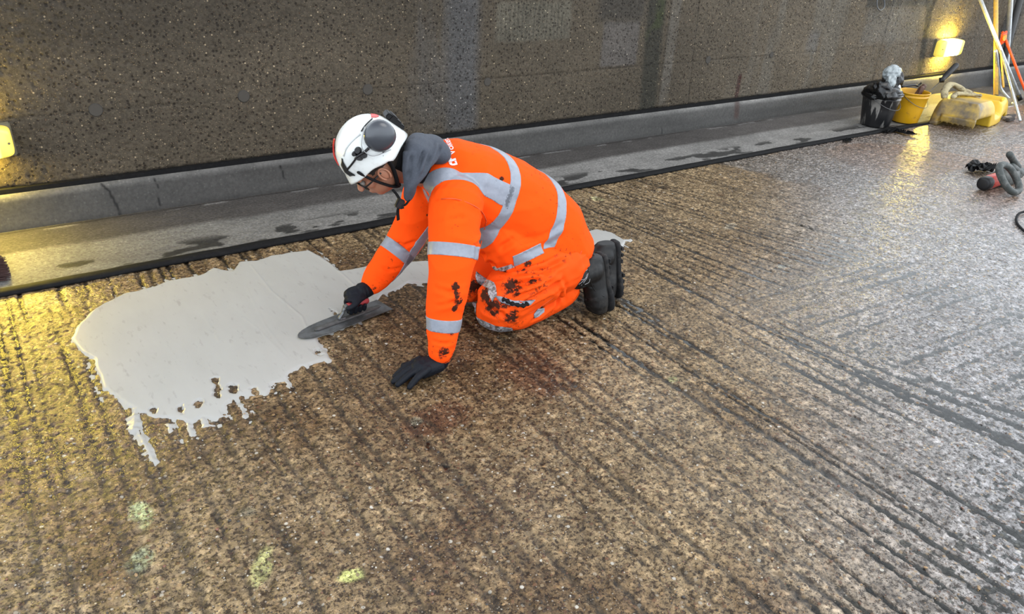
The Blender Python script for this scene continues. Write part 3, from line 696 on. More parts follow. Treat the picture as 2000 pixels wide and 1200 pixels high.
parts = [ell(hp(-.012, 0, .035), (.098, .077, .108), RH), ell(hp(.030, 0, -.05), (.062, .056, .062), RH), ell(hp(.062, 0, -.082), (.026, .030, .024), RH),
         limb([hp(.085, 0, .012), hp(.108, 0, -.022)], [.009, .014], 10), ell(hp(.108, 0, -.024), (.013, .017, .010), RH), ell(hp(.088, 0, -.052), (.012, .024, .007), RH), ell(hp(.086, 0, -.063), (.012, .022, .007), RH),
         ell(hp(.078, 0, .028), (.018, .055, .012), RH), limb(neck, [.058, .060, .065]), torso(.80, 8),
         limb([sh_n+Vector((0, .03, 0)), el_n, wr_n, wr_n+(gl_n-wr_n)*.6], [.06, .045, .028, .02]), limb([sh_f, el_f, wr_f], [.06, .045, .024]),
         limb([hipn, kn_n, ], [.085, .06]), limb([hipf, kn_f], [.085, .06]), limb([kn_n, an_n], [.052, .035]), limb([kn_f, an_f], [.052, .035])]
for sg in (1, -1): parts += [ell(hp(-.004, .076*sg, -.005), (.020, .009, .031), RH), ell(hp(.062, .036*sg, -.015), (.022, .02, .02), RH)]
body = link('person', remesh(parts, .0050, 3), M_skin)
tag(body, 'worker in white helmet and orange hi-vis kneeling to trowel mortar', 'person')
# ear detail, eyes, hair
for sg in (1, -1):
    rim = [hp(-.004+.017*math.cos(t), .086*sg, -.003+.029*math.sin(t)) for t in np.linspace(-.9, 4.4, 16)]
    obj('ear_rim', tube_me(rim, .0042, 6), M_skin, body, True)
    obj('eye', ell(hp(.083, .032*sg, .006), (.011, .012, .011), RH, 12), simple('eyeball', (.20, .18, .16), .4), body, True)
M_hair = simple('short_dark_hair', (.018, .012, .009), .8, var=.4, sc=200, bump=.6, bsc=300)
hb = ell(hp(-.020, 0, .035), (.101, .0795, .105), RH, 28)
for v in list(hb.verts):
    r_ = v.co-HO; fq, uq = r_.dot(hf), r_.dot(hu)
    if fq > .055 or (uq < .0 and fq > -.02) or uq < -.045: hb.verts.remove(v)
obj('hair', hb, M_hair, body, True)

# --- trousers
def trouser_me():
    ps = [limb([hipn+Vector((.03, 0, 0)), Vector((1.75, 2.320, .205)), kn_n+Vector((.012, 0, .030))], [.140, .132, .112], 20),
          limb([hipf+Vector((.03, 0, 0)), Vector((1.79, 2.56, .205)), kn_f+Vector((0, 0, .02))], [.140, .128, .108], 20),
          limb([kn_n+Vector((-.005, 0, -.006)), Vector((1.70, 2.315, .088)), Vector((1.83, 2.315, .105)), Vector((1.935, 2.312, .130))], [.100, .092, .086, .084], 20),
          limb([kn_f, Vector((1.80, 2.54, .09)), Vector((2.02, 2.44, .12))], [.085, .08, .075], 20),
          ell((1.925, 2.43, .235), (.13, .18, .14))]
    return remesh(ps, .0062, 5)
tr_me = trouser_me(); cloth_noise(tr_me, .008, 10, 5, (1, .8, 1.4))
fold(tr_me, [([(1105, 545), (1060, 575), (1010, 600)], -.014, .012), ([(1110, 552), (1075, 595), (1035, 630)], -.010, .010), ([(960, 545), (1010, 556), (1070, 545)], -.012, .010), ([(1090, 540), (1100, 570), (1098, 600)], .010, .010),
             ([(990, 580), (1040, 560), (1090, 535)], .010, .010), ([(940, 590), (980, 612), (1010, 640)], -.006, .008), ([(1075, 560), (1090, 585), (1080, 610)], -.008, .008), ([(1000, 535), (1060, 530), (1110, 505)], -.012, .012)])
mud_attr(tr_me, [(1000, 560, .05, .7), (985, 590, .04, .6), (1040, 550, .02, .9), (960, 600, .05, .7), (1000, 620, .04, .8), (940, 640, .04, .7), (1010, 575, .02, .8), (1060, 600, .02, .5), (950, 575, .05, .7), (1020, 520, .03, .6), (930, 560, .05, .7), (1000, 650, .06, .45)])
trousers = link('trousers', tr_me, M_orange2, body)
tt = bvh(tr_me)

# --- jacket
jp = [torso(1.0, 9), ell((1.385, 2.46, .672), (.075, .135, .072)), limb([Vector((1.60, 2.40, .46)), Vector((1.66, 2.36, .365)), Vector((1.78, 2.35, .315)), Vector((1.90, 2.34, .27))], [.10, .10, .11, .11], 20), limb([Vector((1.60, 2.55, .46)), Vector((1.66, 2.56, .365)), Vector((1.78, 2.55, .315)), Vector((1.90, 2.53, .27))], [.10, .10, .11, .11], 20),
      limb([Vector((1.44, 2.41, .590)), sh_n, (sh_n+el_n)/2+Vector((.0, -.012, .0)), el_n, (el_n+wr_n)/2, wr_n+Vector((0, 0, .012))], [.105, .104, .092, .080, .066, .050], 20, sub=5),
      limb([Vector((1.50, 2.58, .58)), sh_f, (sh_f+el_f)/2+Vector((.01, .01, -.01)), el_f, (el_f+wr_f)/2, wr_f], [.105, .100, .088, .080, .070, .052], 20, sub=5)]
jk_me = remesh(jp, .0062, 6); cloth_noise(jk_me, .0068, 7, 9, (1, 1, 1.2))
fold(jk_me, [([(930, 505), (960, 520), (1030, 525), (1100, 500)], -.014, .012), ([(925, 490), (945, 500), (985, 480), (1010, 462)], -.010, .012), ([(1000, 490), (1060, 470), (1110, 440)], .006, .014),
             ([(850, 600), (885, 590), (915, 602)], -.006, .008), ([(845, 560), (880, 572), (918, 560)], -.005, .009), ([(842, 665), (870, 672), (905, 662)], -.005, .007), ([(845, 680), (872, 688), (895, 684)], .004, .006), ([(850, 440), (900, 425), (945, 440)], -.003, .010),
             ([(822, 405), (850, 392), (895, 392), (940, 415), (948, 440)], -.004, .004), ([(948, 440), (930, 480), (925, 520)], -.010, .009), ([(770, 470), (790, 480), (815, 470)], -.006, .008), ([(745, 520), (760, 528), (785, 522)], -.005, .007), ([(730, 540), (742, 548), (752, 556)], .004, .006),
             ([(940, 500), (990, 530), (1080, 520)], -.012, .012), ([(955, 430), (1000, 465), (1045, 500)], -.003, .003)])
mud_attr(jk_me, [(891, 560, .018, 1), (893, 575, .018, 1), (897, 590, .020, 1), (888, 604, .016, .9), (910, 596, .016, .8), (890, 700, .03, .8), (880, 650, .02, .6), (872, 715, .03, .7), (980, 350, .012, .8), (730, 562, .02, .7), (1030, 515, .025, .7), (985, 530, .02, .8), (778, 475, .01, .5), (835, 420, .008, .8), (865, 690, .03, .7)])
jacket = link('jacket', jk_me, M_orange, body)
jt = bvh(jk_me)
def patch_px(tree, pts, off, mat, name, parent, org=None, thick=.0015, smooth=True):
    """small flat piece lying on a surface: outline found on the surface, raised by `off`"""
    pts = [Vector((p[0], p[1])) for p in pts]; cx = sum(p.x for p in pts)/len(pts); cy = sum(p.y for p in pts)/len(pts)
    den = []
    for a, b_ in zip(pts, pts[1:]+pts[:1]):
        for t in (0, .25, .5, .75): den.append(a.lerp(b_, t))
    bm = bmesh.new(); K = 4; rings = []; cen = hit(tree, cx, cy)
    if cen[0] is None: bm.free(); return None
    last = {}
    for k in range(1, K+1):
        ring = []
        for i, p in enumerate(den):
            q, n_ = hit(tree, cx+(p.x-cx)*k/K, cy+(p.y-cy)*k/K)
            if q is None or (q-cen[0]).length > .2: q, n_ = last.get(i, cen)
            last[i] = (q, n_); ring.append(bm.verts.new(q+n_*off))
        rings.append(ring)
    c_ = bm.verts.new(cen[0]+cen[1]*off); m = len(den)
    for i in range(m):
        bm.faces.new((c_, rings[0][i], rings[0][(i+1) % m]))
        for r0, r1 in zip(rings, rings[1:]): bm.faces.new((r0[i], r1[i], r1[(i+1) % m], r0[(i+1) % m]))
    bm.normal_update(); fs = bm.faces[:]
    if sum((f.normal.dot(CP-f.calc_center_median()) for f in fs)) < 0: bmesh.ops.reverse_faces(bm, faces=fs)
    bm.normal_update()
    r = bmesh.ops.extrude_edge_only(bm, edges=[e for e in bm.edges if e.is_boundary])
    for v in [g for g in r['geom'] if isinstance(g, bmesh.types.BMVert)]:
        o_ = [e.other_vert(v) for e in v.link_edges]; n_ = (CP-v.co).normalized(); v.co -= n_*(off+.001)
    me = bpy.data.meshes.new(name); bm.to_mesh(me); bm.free(); return link(name, me, mat, parent, smooth)
def strap_px(tree, pts, wd, off, mat, name, parent, flat=.35, n=6, lift=None):
    q = []
    for i, p in enumerate(pts):
        h_, n_ = hit(tree, *p[:2])
        if h_ is None: continue
        q.append(h_+n_*(off+(p[2] if len(p) > 2 else 0)))
    return obj(name, tube_me(smooth_path(q, n), wd, 8, flat), mat, parent, True)

# hems, cuffs and tapes on the jacket
SPN = Vector((.85, 0, -.52))
def hoop(Apx, Bpx, half=.025, clips=(), dsh=0.0, **kw):
    a, _ = hit(jt, *Apx); b_, _ = hit(jt, *Bpx)
    if a is None or b_ is None: print('hoop miss', Apx, Bpx); return None
    n_ = (b_-a).cross(Vector((0, 1, 0))) ; n_ = n_.normalized(); n_ = n_ if n_.x > 0 else -n_
    # symmetric about the body's mid plane: contains the Y axis and the top-to-side fall
    top = Vector((a.x, 2.48, a.z)); 
    return tape(jk_me, jacket, top+n_*dsh, n_, half, b_, clips, **kw), n_, top
a1, _ = hit(jt, 1004, 345); b1, _ = hit(jt, 975, 440)
HN = Vector((.90, .10, -.44)).normalized()
_ = tape(jk_me, jacket, (a1+b1)/2, (b1-a1).cross((jt.ray_cast(CP, Vector(ray(1010, 375)))[0]-a1).cross(b1-a1)) if False else HN, .025, b1, [((1.5, 0, b1.z-.01), (0, 0, -1)), ] if False else ())
b2, _ = hit(jt, 1072, 478)
tape(jk_me, jacket, b2, Vector((.92, .06, -.40)).normalized(), .025, b2, [(b2+Vector((0, 0, -.012)), (0, 0, -1))])
def tape_run(A, B, half, mat=None):
    a, na_ = hit(jt, *A); b_, nb2 = hit(jt, *B); m_, nm = hit(jt, (A[0]+B[0])/2, (A[1]+B[1])/2); d_ = (b_-a).normalized()
    return tape(jk_me, jacket, (a+b_)/2, d_.cross(nm), half, m_, [(b_, d_), (a, -d_), (m_-nm*.06, -nm)], mat=mat)
tape_run((1003, 511), (1058, 485), .022); tape_run((960, 528), (1002, 519), .009, M_tape_d)
bA, nA = hit(jt, 838, 366); bB, nB = hit(jt, 982, 376); bM, nM = hit(jt, 905, 362)
bn = (bB-bA).cross(nM); bn.normalize()
tape(jk_me, jacket, (bA+bB)/2, bn, .026, bM, [((a1+b1)/2, HN), (Vector((0, 0, .42)), (0, 0, -1))])
bn2 = Vector((bn.x, -bn.y, bn.z)); mir = Vector((bM.x, 4.96-bM.y, bM.z)); tape(jk_me, jacket, Vector(((bA.x+bB.x)/2, 4.96-(bA.y+bB.y)/2, (bA.z+bB.z)/2)), bn2, .026, mir, [((a1+b1)/2, HN), (Vector((0, 0, .42)), (0, 0, -1))])
ax = lambda p, q, t: p+(q-p)*t
ea = (el_n-sh_n).normalized(); q = ax(sh_n, el_n, .62)
tape(jk_me, jacket, gy(880, 491, 2.27), ea, .024, gy(880, 491, 2.15), [((0, 0, 0), (0, 0, -1))])
tape(jk_me, jacket, gy(870, 632, 2.19), (wr_n-el_n), .024, gy(870, 632, 2.10))
tape(jk_me, jacket, gy(777, 492, 2.75), (wr_f-el_f)+Vector((0, 0, .0)), .025, gy(777, 492, 2.66))
# chest grey panel under the collar and seam cords
M_seamc = simple('orange_seam_thread', (.55, .06, .004), .7)
for pts in ([(822, 405), (835, 396), (862, 389), (895, 390), (925, 402), (942, 415), (950, 432)], [(950, 432), (941, 470), (934, 510)], [(1136, 490), (1120, 525), (1098, 548)]):
    strap_px(jt, pts, .0022, .0002, M_seamc, 'seam', jacket, 1.0)
obj('cuff', limb([wr_n+Vector((0, 0, .022)), wr_n+Vector((0, 0, -.004))], [.049, .043], 20), M_orange, jacket, True)
dv = (wr_f-el_f).normalized(); obj('cuff', limb([wr_f-dv*.012, wr_f+dv*.016], [.050, .043], 20), M_orange, jacket, True)

# print on the upper back
M_print = simple('white_print', (.62, .60, .60), .6, var=.1, sc=300)
def surf_text(txt, px, adv, size, name, extra_bold=.012):
    o_, n_ = hit(jt, *px); t_ = adv; t_ = (t_-n_*t_.dot(n_)).normalized(); up_ = n_.cross(t_)
    if up_.x > 0: up_ = -up_
    cu = bpy.data.curves.new(name, 'FONT'); cu.body = txt; cu.size = size; cu.offset = extra_bold*size; cu.resolution_u = 3
    o = bpy.data.objects.new('t', cu); C.objects.link(o); dg = bpy.context.evaluated_depsgraph_get()
    me = bpy.data.meshes.new_from_object(o.evaluated_get(dg)); bpy.data.objects.remove(o)
    bm = bmesh.new(); bm.from_mesh(me); bpy.data.meshes.remove(me)
    bmesh.ops.triangulate(bm, faces=bm.faces[:]); bmesh.ops.subdivide_edges(bm, edges=[e for e in bm.edges if e.calc_length() > size*.25], cuts=1)
    press(bm, o_, t_, up_); return obj(name, bm, M_print, jacket)
def press(bm, o_, t_, up_, off=.003):
    n_ = t_.cross(up_); n_ = n_ if n_.z > 0 else -n_
    for v in bm.verts:
        p = o_+t_*v.co.x+up_*v.co.y; r = jt.ray_cast(p+n_*.15, -n_)
        v.co = (r[0]+r[1]*off) if r[0] is not None else p
po = (894, 322); o_, n_ = hit(jt, *po); o2, _ = hit(jt, 884, 292)
advv = (o2-o_).normalized()
surf_text('VolkerL', (890, 302), advv, .036, 'back_lettering', .012)
bm = bmesh.new()                                            # the small emblem: two linked bars with a slanted cut
def pol(pts): bm.faces.new([bm.verts.new((x*.036, y*.030, 0)) for x, y in pts])
pol([(0, 0), (.22, 0), (.22, .62), (0, .45)]); pol([(0, .45), (.22, .62), (.45, .62), (.45, 1), (.12, 1), (0, .8)]); pol([(.22, 0), (.45, 0), (.45, .25), (.30, .25), (.22, .1)])
pol([(.50, .0), (.75, 0), (.75, .45), (.50, .62)]); pol([(.50, .62), (.75, .45), (1.0, .62), (1.0, 1), (.50, 1)])
t_ = (advv-n_*advv.dot(n_)).normalized(); up_ = n_.cross(t_); up_ = -up_ if up_.x > 0 else up_
bmesh.ops.triangulate(bm, faces=bm.faces[:]); press(bm, o_, t_, up_); obj('back_emblem', bm, M_print, jacket)

# --- hood
hd = [limb([gy(797, 388, 2.385), gy(806, 355, 2.365), gy(822, 315, 2.385), gy(838, 292, 2.45), gy(840, 284, 2.52), gy(828, 296, 2.60), gy(806, 345, 2.625), gy(797, 385, 2.59)], [.016, .032, .046, .056, .056, .046, .032, .018], 18, .75, (0, 0, 1)),
      limb([gy(812, 300, 2.40), gy(818, 288, 2.49), gy(812, 298, 2.58)], [.045, .055, .045], 18), limb([gy(800, 375, 2.385), gy(805, 330, 2.375), gy(808, 300, 2.39)], [.018, .040, .046], 16, .55, (0, 1, 0)),
      ell(gy(842, 292, 2.49), (.055, .12, .052))]
hd_me = remesh(hd, .005, 5); cloth_noise(hd_me, .004, 11, 14, (1, 1, .7))
fold(hd_me, [([(832, 262), (826, 300), (812, 350)], -.008, .006), ([(850, 275), (838, 310), (815, 355)], -.009, .007), ([(806, 268), (803, 310), (797, 350)], -.007, .006), ([(860, 282), (845, 318)], -.006, .006)])
hood = link('hood', hd_me, M_grey, body)
ht = bvh(hd_me)
obj('collar', limb([hp(-.075, .07, -.09), hp(-.115, .02, -.06), hp(-.10, -.07, -.08)], [.03, .035, .03], 14), M_web, body, True)
obj('neck_gaiter', remesh([limb([hp(-.050, 0, -.045), hp(-.058, 0, -.105), hp(-.06, 0, -.15)], [.066, .070, .078], 20)], .006, 3), M_web, body) if False else link('neck_gaiter', remesh([limb([hp(-.062, 0, -.040), hp(-.075, 0, -.10), hp(-.085, 0, -.15)], [.060, .060, .058], 20)], .006, 3), M_web, body)

# --- helmet
HO_HEAD = HO; HO = HO_HELMET
def helmet_me(inner=0.0):
    bm = bmesh.new(); NT, NP = 64, 22; rings = []
    for i in range(NP+1):
        u_ = i/NP; ring = []
        for k in range(NT):
            th = 2*PI*k/NT; ct, st = math.cos(th), math.sin(th)
            rim = .060*max(0, ct)**1.5+.022*max(0, -ct)**1.2+.078*abs(st)**1.4*(1 if ct > -.2 else .85)-.012*math.exp(-((abs(th if th < PI else th-2*PI)-1.9)/.35)**2)+.012*math.exp(-((abs(th if th < PI else th-2*PI)-1.35)/.3)**2)
            c0, H_ = .050, .160-inner
            ph = u_*PI/2*1.0; z = c0+H_*math.cos(ph)**.95 if ph < PI/2 else c0
            rr = math.sin(ph)**.88
            if i > NP-6:                                      # run down to the rim instead of the equator
                t = (i-(NP-6))/6; zt = c0+H_*math.cos((NP-6)/NP*PI/2)**.95; z = zt+(rim-zt)*t; rr = math.sin((NP-6)/NP*PI/2)**.88+.10*t-.035*t*t
            fr_ = (.136-inner)*rr*ct*(1.0 if ct > 0 else .95); lt = (.121-inner)*rr*st
            if ct > .3 and i > NP-4: fr_ += .014*(i-(NP-4))/4*((ct-.3)/.7)           # short peak
            # moulded ridges running front to back and a vent channel
            ridge = .0035*math.exp(-((abs(lt)-.052)/.010)**2)*(1 if z > .10 else 0)-.004*math.exp(-((abs(lt)-.085)/.010)**2)*ss(.085, .11, z)
            n_ = Vector((fr_, lt, z-.03)).normalized()
            ring.append(bm.verts.new(hp(-.033+fr_+n_.x*ridge, lt+n_.y*ridge, z+n_.z*ridge)))
        rings.append(ring)
    top = rings[0]; bmesh.ops.remove_doubles(bm, verts=top, dist=.0005)
    bm.verts.ensure_lookup_table(); t0 = [v for v in bm.verts if v.is_valid and v not in set(x for r in rings[1:] for x in r)][0]
    for k in range(NT): bm.faces.new((t0, rings[1][k], rings[1][(k+1) % NT]))
    for r0, r1 in zip(rings[1:], rings[2:]):
        for k in range(NT): bm.faces.new((r0[k], r1[k], r1[(k+1) % NT], r0[(k+1) % NT]))
    return bm
bm = helmet_me(); bmesh.ops.recalc_face_normals(bm, faces=bm.faces[:])
me = bpy.data.meshes.new('helmet'); bm.to_mesh(me); bm.free(); helmet = link('helmet', me, M_white, body, True)
so = helmet.modifiers.new('s', 'SOLIDIFY'); so.thickness = .004; so.offset = -1
het = bvh(me)
bm = helmet_me(.012); me = bpy.data.meshes.new('helmet_liner'); bmesh.ops.recalc_face_normals(bm, faces=bm.faces[:]); bm.to_mesh(me); bm.free(); link('helmet_liner', me, M_black, helmet, True)
# ear defenders parked on the shell
M_muff = simple('dark_grey_ear_cup', (.035, .040, .050), .3, var=.2, sc=30, coat=.3, coatr=.15, bump=.05)
for sg in (1, -1):
    base_ = gy(742, 266, 2.36) if sg == 1 else hp(-.045, -.118, .045)
    l_ = hl*sg; ax_ = (l_+hu*.25).normalized(); xa = hf.cross(ax_).normalized(); xb = ax_.cross(xa)
    bm = loft([sec(base_+ax_*h_, xa, xb, r_, r_*1.02, 28, 2.1) for h_, r_ in ((-.030, .042), (-.026, .050), (-.008, .053), (-.004, .0515), (-.002, .0535), (.004, .0540), (.012, .050), (.020, .043), (.026, .032), (.029, .019), (.030, .005))])
    mf = obj('ear_cup', bm, M_muff, helmet, True)
    arm_ = [base_+ax_*.004+xb*.0+hf*.062, base_+ax_*.012+hf*.072-hu*.02, base_+ax_*.0+hf*.085-hu*.045]
    # wire yoke and swivel arm
    obj('yoke_wire', tube_me(smooth_path([base_+xa*.060+hf*.01, base_+ax_*.01+hf*.062+xa*.03, base_+ax_*.012+hf*.074, base_+ax_*.01+hf*.062-xa*.03, base_-xa*.060+hf*.01], 5), .0016, 6), simple('wire', (.3, .31, .32), .3, metal=.8), helmet, True)
strap_px(het, [(697, 309, .004), (704, 303, .006), (713, 297, .008), (721, 290, .006)], .0085, .004, M_black, 'swivel_arm', helmet, .6)
bm = bmesh.new()
for (px, py, r_) in ((700, 294, .013), (703, 307, .013), (711, 303, .012), (693, 300, .009)):
    q, n_ = hit(het, px, py)
    if q is not None: bmesh.ops.create_cone(bm, cap_ends=True, segments=16, radius1=r_, radius2=r_*.75, depth=.014, matrix=Matrix.Translation(q+n_*.008) @ n_.to_track_quat('Z', 'Y').to_matrix().to_4x4())
obj('swivel_mount', bm, M_black, helmet)
strap_px(het, [(678, 332), (688, 320), (697, 308)], .006, .002, M_black, 'adapter_rail', helmet, .5)
strap_px(het, [(669, 310), (671, 325), (680, 340), (693, 342)], [.0035]*40 if False else .0045, .002, M_black, 'lamp_clip', helmet, .5)
patch_px(het, [(669, 311), (676, 324), (684, 338), (694, 341), (684, 344), (674, 336), (667, 322)], .003, M_black, 'lamp_clip', helmet)
strap_px(het, [(706, 257), (714, 246), (727, 233)], .003, .003, M_black, 'vent_clip', helmet, .6)
strap_px(het, [(747, 298), (757, 290), (768, 279)], .0025, .003, M_black, 'vent_clip', helmet, .6)
patch_px(het, [(724, 222), (730, 220), (737, 223), (740, 228), (735, 230), (725, 230)], .0012, M_red, 'red_sticker', helmet)
M_moulding = simple('grey_moulding', (.40, .42, .42), .35)  # plain grey for the channel strip along the shell
strap_px(het, [(671, 305), (676, 290), (688, 275), (703, 262)], .004, .0003, M_moulding, 'moulded_channel', helmet, .35)
# red edged visor carrier on the far side of the shell
obj('visor_band', tube_me(smooth_path([hp(.098, -.060, .105), hp(.085, -.072, .135), hp(.060, -.080, .160), hp(.035, -.080, .178)], 6), .006, 8, .5), M_red, helmet, True)
# black comms clip at the back
bm = bmesh.new()
for px_, py_2, sx_1, sy_1, sz_1 in ((757, 224, .014, .02, .018), (765, 230, .018, .022, .026), (773, 238, .016, .022, .026), (781, 246, .014, .018, .02)):
    bmesh.ops.create_cube(bm, size=1, matrix=Matrix.Translation(gy(px_, py_2, 2.475)) @ RH @ Matrix.Diagonal((sx_1*1.6, sy_1*2, sz_1*1.2, 1)))
bmesh.ops.bevel(bm, geom=bm.edges[:], offset=.004, segments=2, affect='EDGES')
obj('rear_clip', bm, M_black, helmet)
# glasses
HO = HO_HEAD
for sg in (1, -1):
    fr_ = smooth_path([hp(.092, .012*sg, -.002), hp(.096, .020*sg, .014), hp(.088, .052*sg, .014), hp(.080, .062*sg, .002), hp(.084, .052*sg, -.020), hp(.094, .024*sg, -.020)], 5, True)
    obj('glasses_frame', tube_me(fr_, .0026, 6, closed=True), M_black, body, True)
    obj('glasses_arm', tube_me([hp(.080, .064*sg, .004), hp(.05, .076*sg, .008), hp(.0, .084*sg, .010)], .0024, 6, 1.4), M_black, body, True)
obj('glasses_bridge', tube_me([hp(.094, .013, .004), hp(.102, 0, .006), hp(.094, -.013, .004)], .0022, 6), M_black, body, True)
# chin strap
stp = [[hp(.045, .098, .085), hp(.040, .088, .03), hp(.030, .074, -.03), hp(.018, .055, -.085), hp(.010, .02, -.118), hp(.008, -.01, -.122)], [hp(-.055, .105, .07), hp(-.045, .085, .0), hp(-.015, .072, -.06), hp(.010, .04, -.105)]]
for p_ in stp: obj('chin_strap', tube_me(smooth_path(p_, 6), .0105, 8, .5), M_web, helmet, True)
obj('chin_strap', tube_me(smooth_path([gy(768, 372, 2.40), gy(776, 382, 2.40), gy(783, 396, 2.39), gy(786, 408, 2.38)], 5), [.010]*11+[.012]*5, 8, .5), M_web, helmet, True)
bm = boxbm(-.016, .016, -.008, .008, -.018, .018, bev=.004); q = gy(781, 398, 2.385)
for v in bm.verts: v.co = q+Matrix.Rotation(.5, 3, 'Y') @ v.co
obj('strap_buckle', bm, M_black, helmet)
obj('strap_tail', tube_me(smooth_path([gy(781, 398, 2.385), gy(777, 412, 2.40), gy(778, 430, 2.41)], 5), .007, 8, .35), M_web, helmet, True)
obj('strap_tail', tube_me(smooth_path([gy(783, 402, 2.385), gy(792, 400, 2.38), gy(800, 390, 2.375)], 5), .008, 8, .4), M_web, helmet, True)

# --- trouser details
tt = bvh(tr_me)
def tpx(pts, mat, name='reflective_tape', off=.003): return patch_px(tt, pts, off, mat, name, trousers)
tpx([(930, 530), (944, 541), (966, 553), (968, 560), (950, 563), (932, 552), (928, 540)], M_tape_d)
tpx([(953, 562), (968, 556), (971, 576), (962, 590), (954, 576)], M_tape_d)
tpx([(924, 588), (931, 595), (930, 615), (923, 612), (921, 600)], M_tape_d)
tpx([(928, 618), (945, 626), (970, 637), (1000, 640), (1002, 646), (975, 648), (945, 640), (930, 630)], M_tape_d)
tpx([(966, 577), (980, 580), (1000, 587), (1030, 590), (1046, 586), (1036, 596), (1000, 598), (976, 590)], M_tape)
tpx([(1042, 614), (1050, 603), (1063, 601), (1063, 610), (1052, 619), (1043, 622)], M_tape)
q = []
for (px, py, dx) in ((981, 585, .0), (988, 587, .004), (996, 592, .0), (1005, 594, .003), (1014, 596, .0), (1023, 597, .003), (1030, 593, .0)):
    h_, n_ = hit(tt, px, py); q.append(h_+n_*(.003+dx))
obj('knee_pad_edge', tube_me(smooth_path(q, 3), [.010+.004*math.sin(i*1.9) for i in range(19)], 10, .7), M_web, trousers, True)
strap_px(tt, [(962, 605), (970, 618), (975, 630)], .0015, .0, M_seamc, 'seam', trousers, 1)
strap_px(tt, [(965, 600), (1000, 612), (1035, 612), (1090, 575)], .0016, .0, M_seamc, 'seam', trousers, 1)

# --- boots
M_boot = stained('black_scuffed_leather', (.005, .0048, .005), (.030, .027, .025), .7, 18, .5, lo=.52, hi=.7, spec=.3)
M_sole = stained('boot_rubber', (.012, .012, .013), (.035, .032, .03), .7, 30, .8, spec=.2)
M_lace = simple('grey_lace', (.30, .30, .31), .7)
def boot(dx, dy, dz, lab, rotz=0, sc=1):
    O_ = Vector((2.115+dx, 2.275+dy, dz)); R_ = Matrix.Rotation(rotz, 3, 'Z')
    def T(x, y, z): return O_+R_ @ Vector((x-.16*z*(1 if dx < 0 else .45), y, z))*sc
    def S_(x, y, z, hx, hy, pw=2.4): return sec(T(x, y, z), R_ @ Vector((1, 0, 0)), R_ @ Vector((0, 1, 0)), hx*sc, hy*sc, 24, pw)
    up = [S_(-.012, -.02, .008, .022, .032), S_(-.012, -.02, .022, .040, .046), S_(-.012, -.018, .055, .048, .051), S_(-.008, -.012, .095, .050, .050), S_(-.008, -.005, .135, .056, .043), S_(-.012, .0, .175, .066, .040), S_(-.016, .004, .215, .072, .041), S_(-.010, .006, .250, .060, .038), S_(-.004, .006, .272, .040, .030)]
    shaft = limb([T(-.02, .0, .210), T(-.065, .012, .200), T(-.090, .02, .185)], [.055, .056, .052], 20)
    me = remesh([loft(up), shaft], .0045, 4)
    bt = None
    fold(me, [([(1125, 545), (1140, 560), (1160, 562)], -.005, .005), ([(1128, 575), (1145, 585), (1170, 585)], -.004, .004), ([(1150, 480), (1158, 500), (1162, 530)], -.003, .003)] if dx < 0 else [])
    bo = link('boot', me, M_boot, body); bt = bvh(me)
    so = [sec(T(.046+.010*math.sin(min(1, z/.1)*PI)*0, yc, z), R_ @ Vector((0, 1, 0)), R_ @ Vector((1, 0, 0)), hy*sc, .014*sc, 16, 3.2) for z, yc, hy in ((.006, -.02, .030), (.02, -.02, .044), (.055, -.02, .051), (.10, -.012, .049), (.14, -.004, .040), (.18, .0, .037), (.22, .004, .039), (.255, .006, .037), (.272, .006, .025))]
    sob = loft(so)
    for k in range(8):                                       # tread lugs
        z = .03+.03*k; boxbm(.055, .068, -.04, -.005, z-.009, z+.009, sob) if False else None
    sl = obj('sole', sob, M_sole, bo, True)
    for k in range(8):
        z = .028+.031*k; w_ = .036 if k not in (4,) else .026; bm = bmesh.new()
        bmesh.ops.create_cube(bm, size=1, matrix=Matrix.Translation(T(.062, -.018 if k < 4 else .003, z)) @ R_.to_4x4() @ Matrix.Diagonal((.010*sc, w_*2*sc, .016*sc, 1))); obj('sole_lug', bm, M_sole, bo)
    if dx < 0:
        for k, (a_, c_) in enumerate([((1130, 556), (1147, 535)), ((1135, 558), (1150, 528)), ((1128, 548), (1146, 542)), ((1142, 556), (1152, 545)), ((1138, 530), (1149, 524)), ((1126, 538), (1140, 527))]):
            mid = ((a_[0]+c_[0])/2+3, (a_[1]+c_[1])/2+1)
            q = [hit(bt, *p) for p in (a_, mid, c_)]
            if all(h_[0] is not None for h_ in q): obj('lace', tube_me(smooth_path([h_[0]+h_[1]*.001 for h_ in q], 4), .0011, 5), M_lace, bo, True)
    if dx < 0:
        for pts in ([(1132, 590), (1150, 600), (1178, 590)], [(1160, 484), (1150, 505), (1150, 535), (1160, 565), (1180, 580)], [(1125, 560), (1140, 572), (1172, 566)]):
            strap_px(bt, pts, .0020, .0006, M_boot, 'stitched_seam', bo, 1.0)
    if 0: obj('collar_lining', limb([T(-.118, .02, .19), T(-.135, .022, .184)], [.056, .056], 18), M_web, bo, True)
    return bo
boot(-.028, -.025, 0, '', .12, 1.04); boot(.105, .065, 0, '', -.10, 1.02)

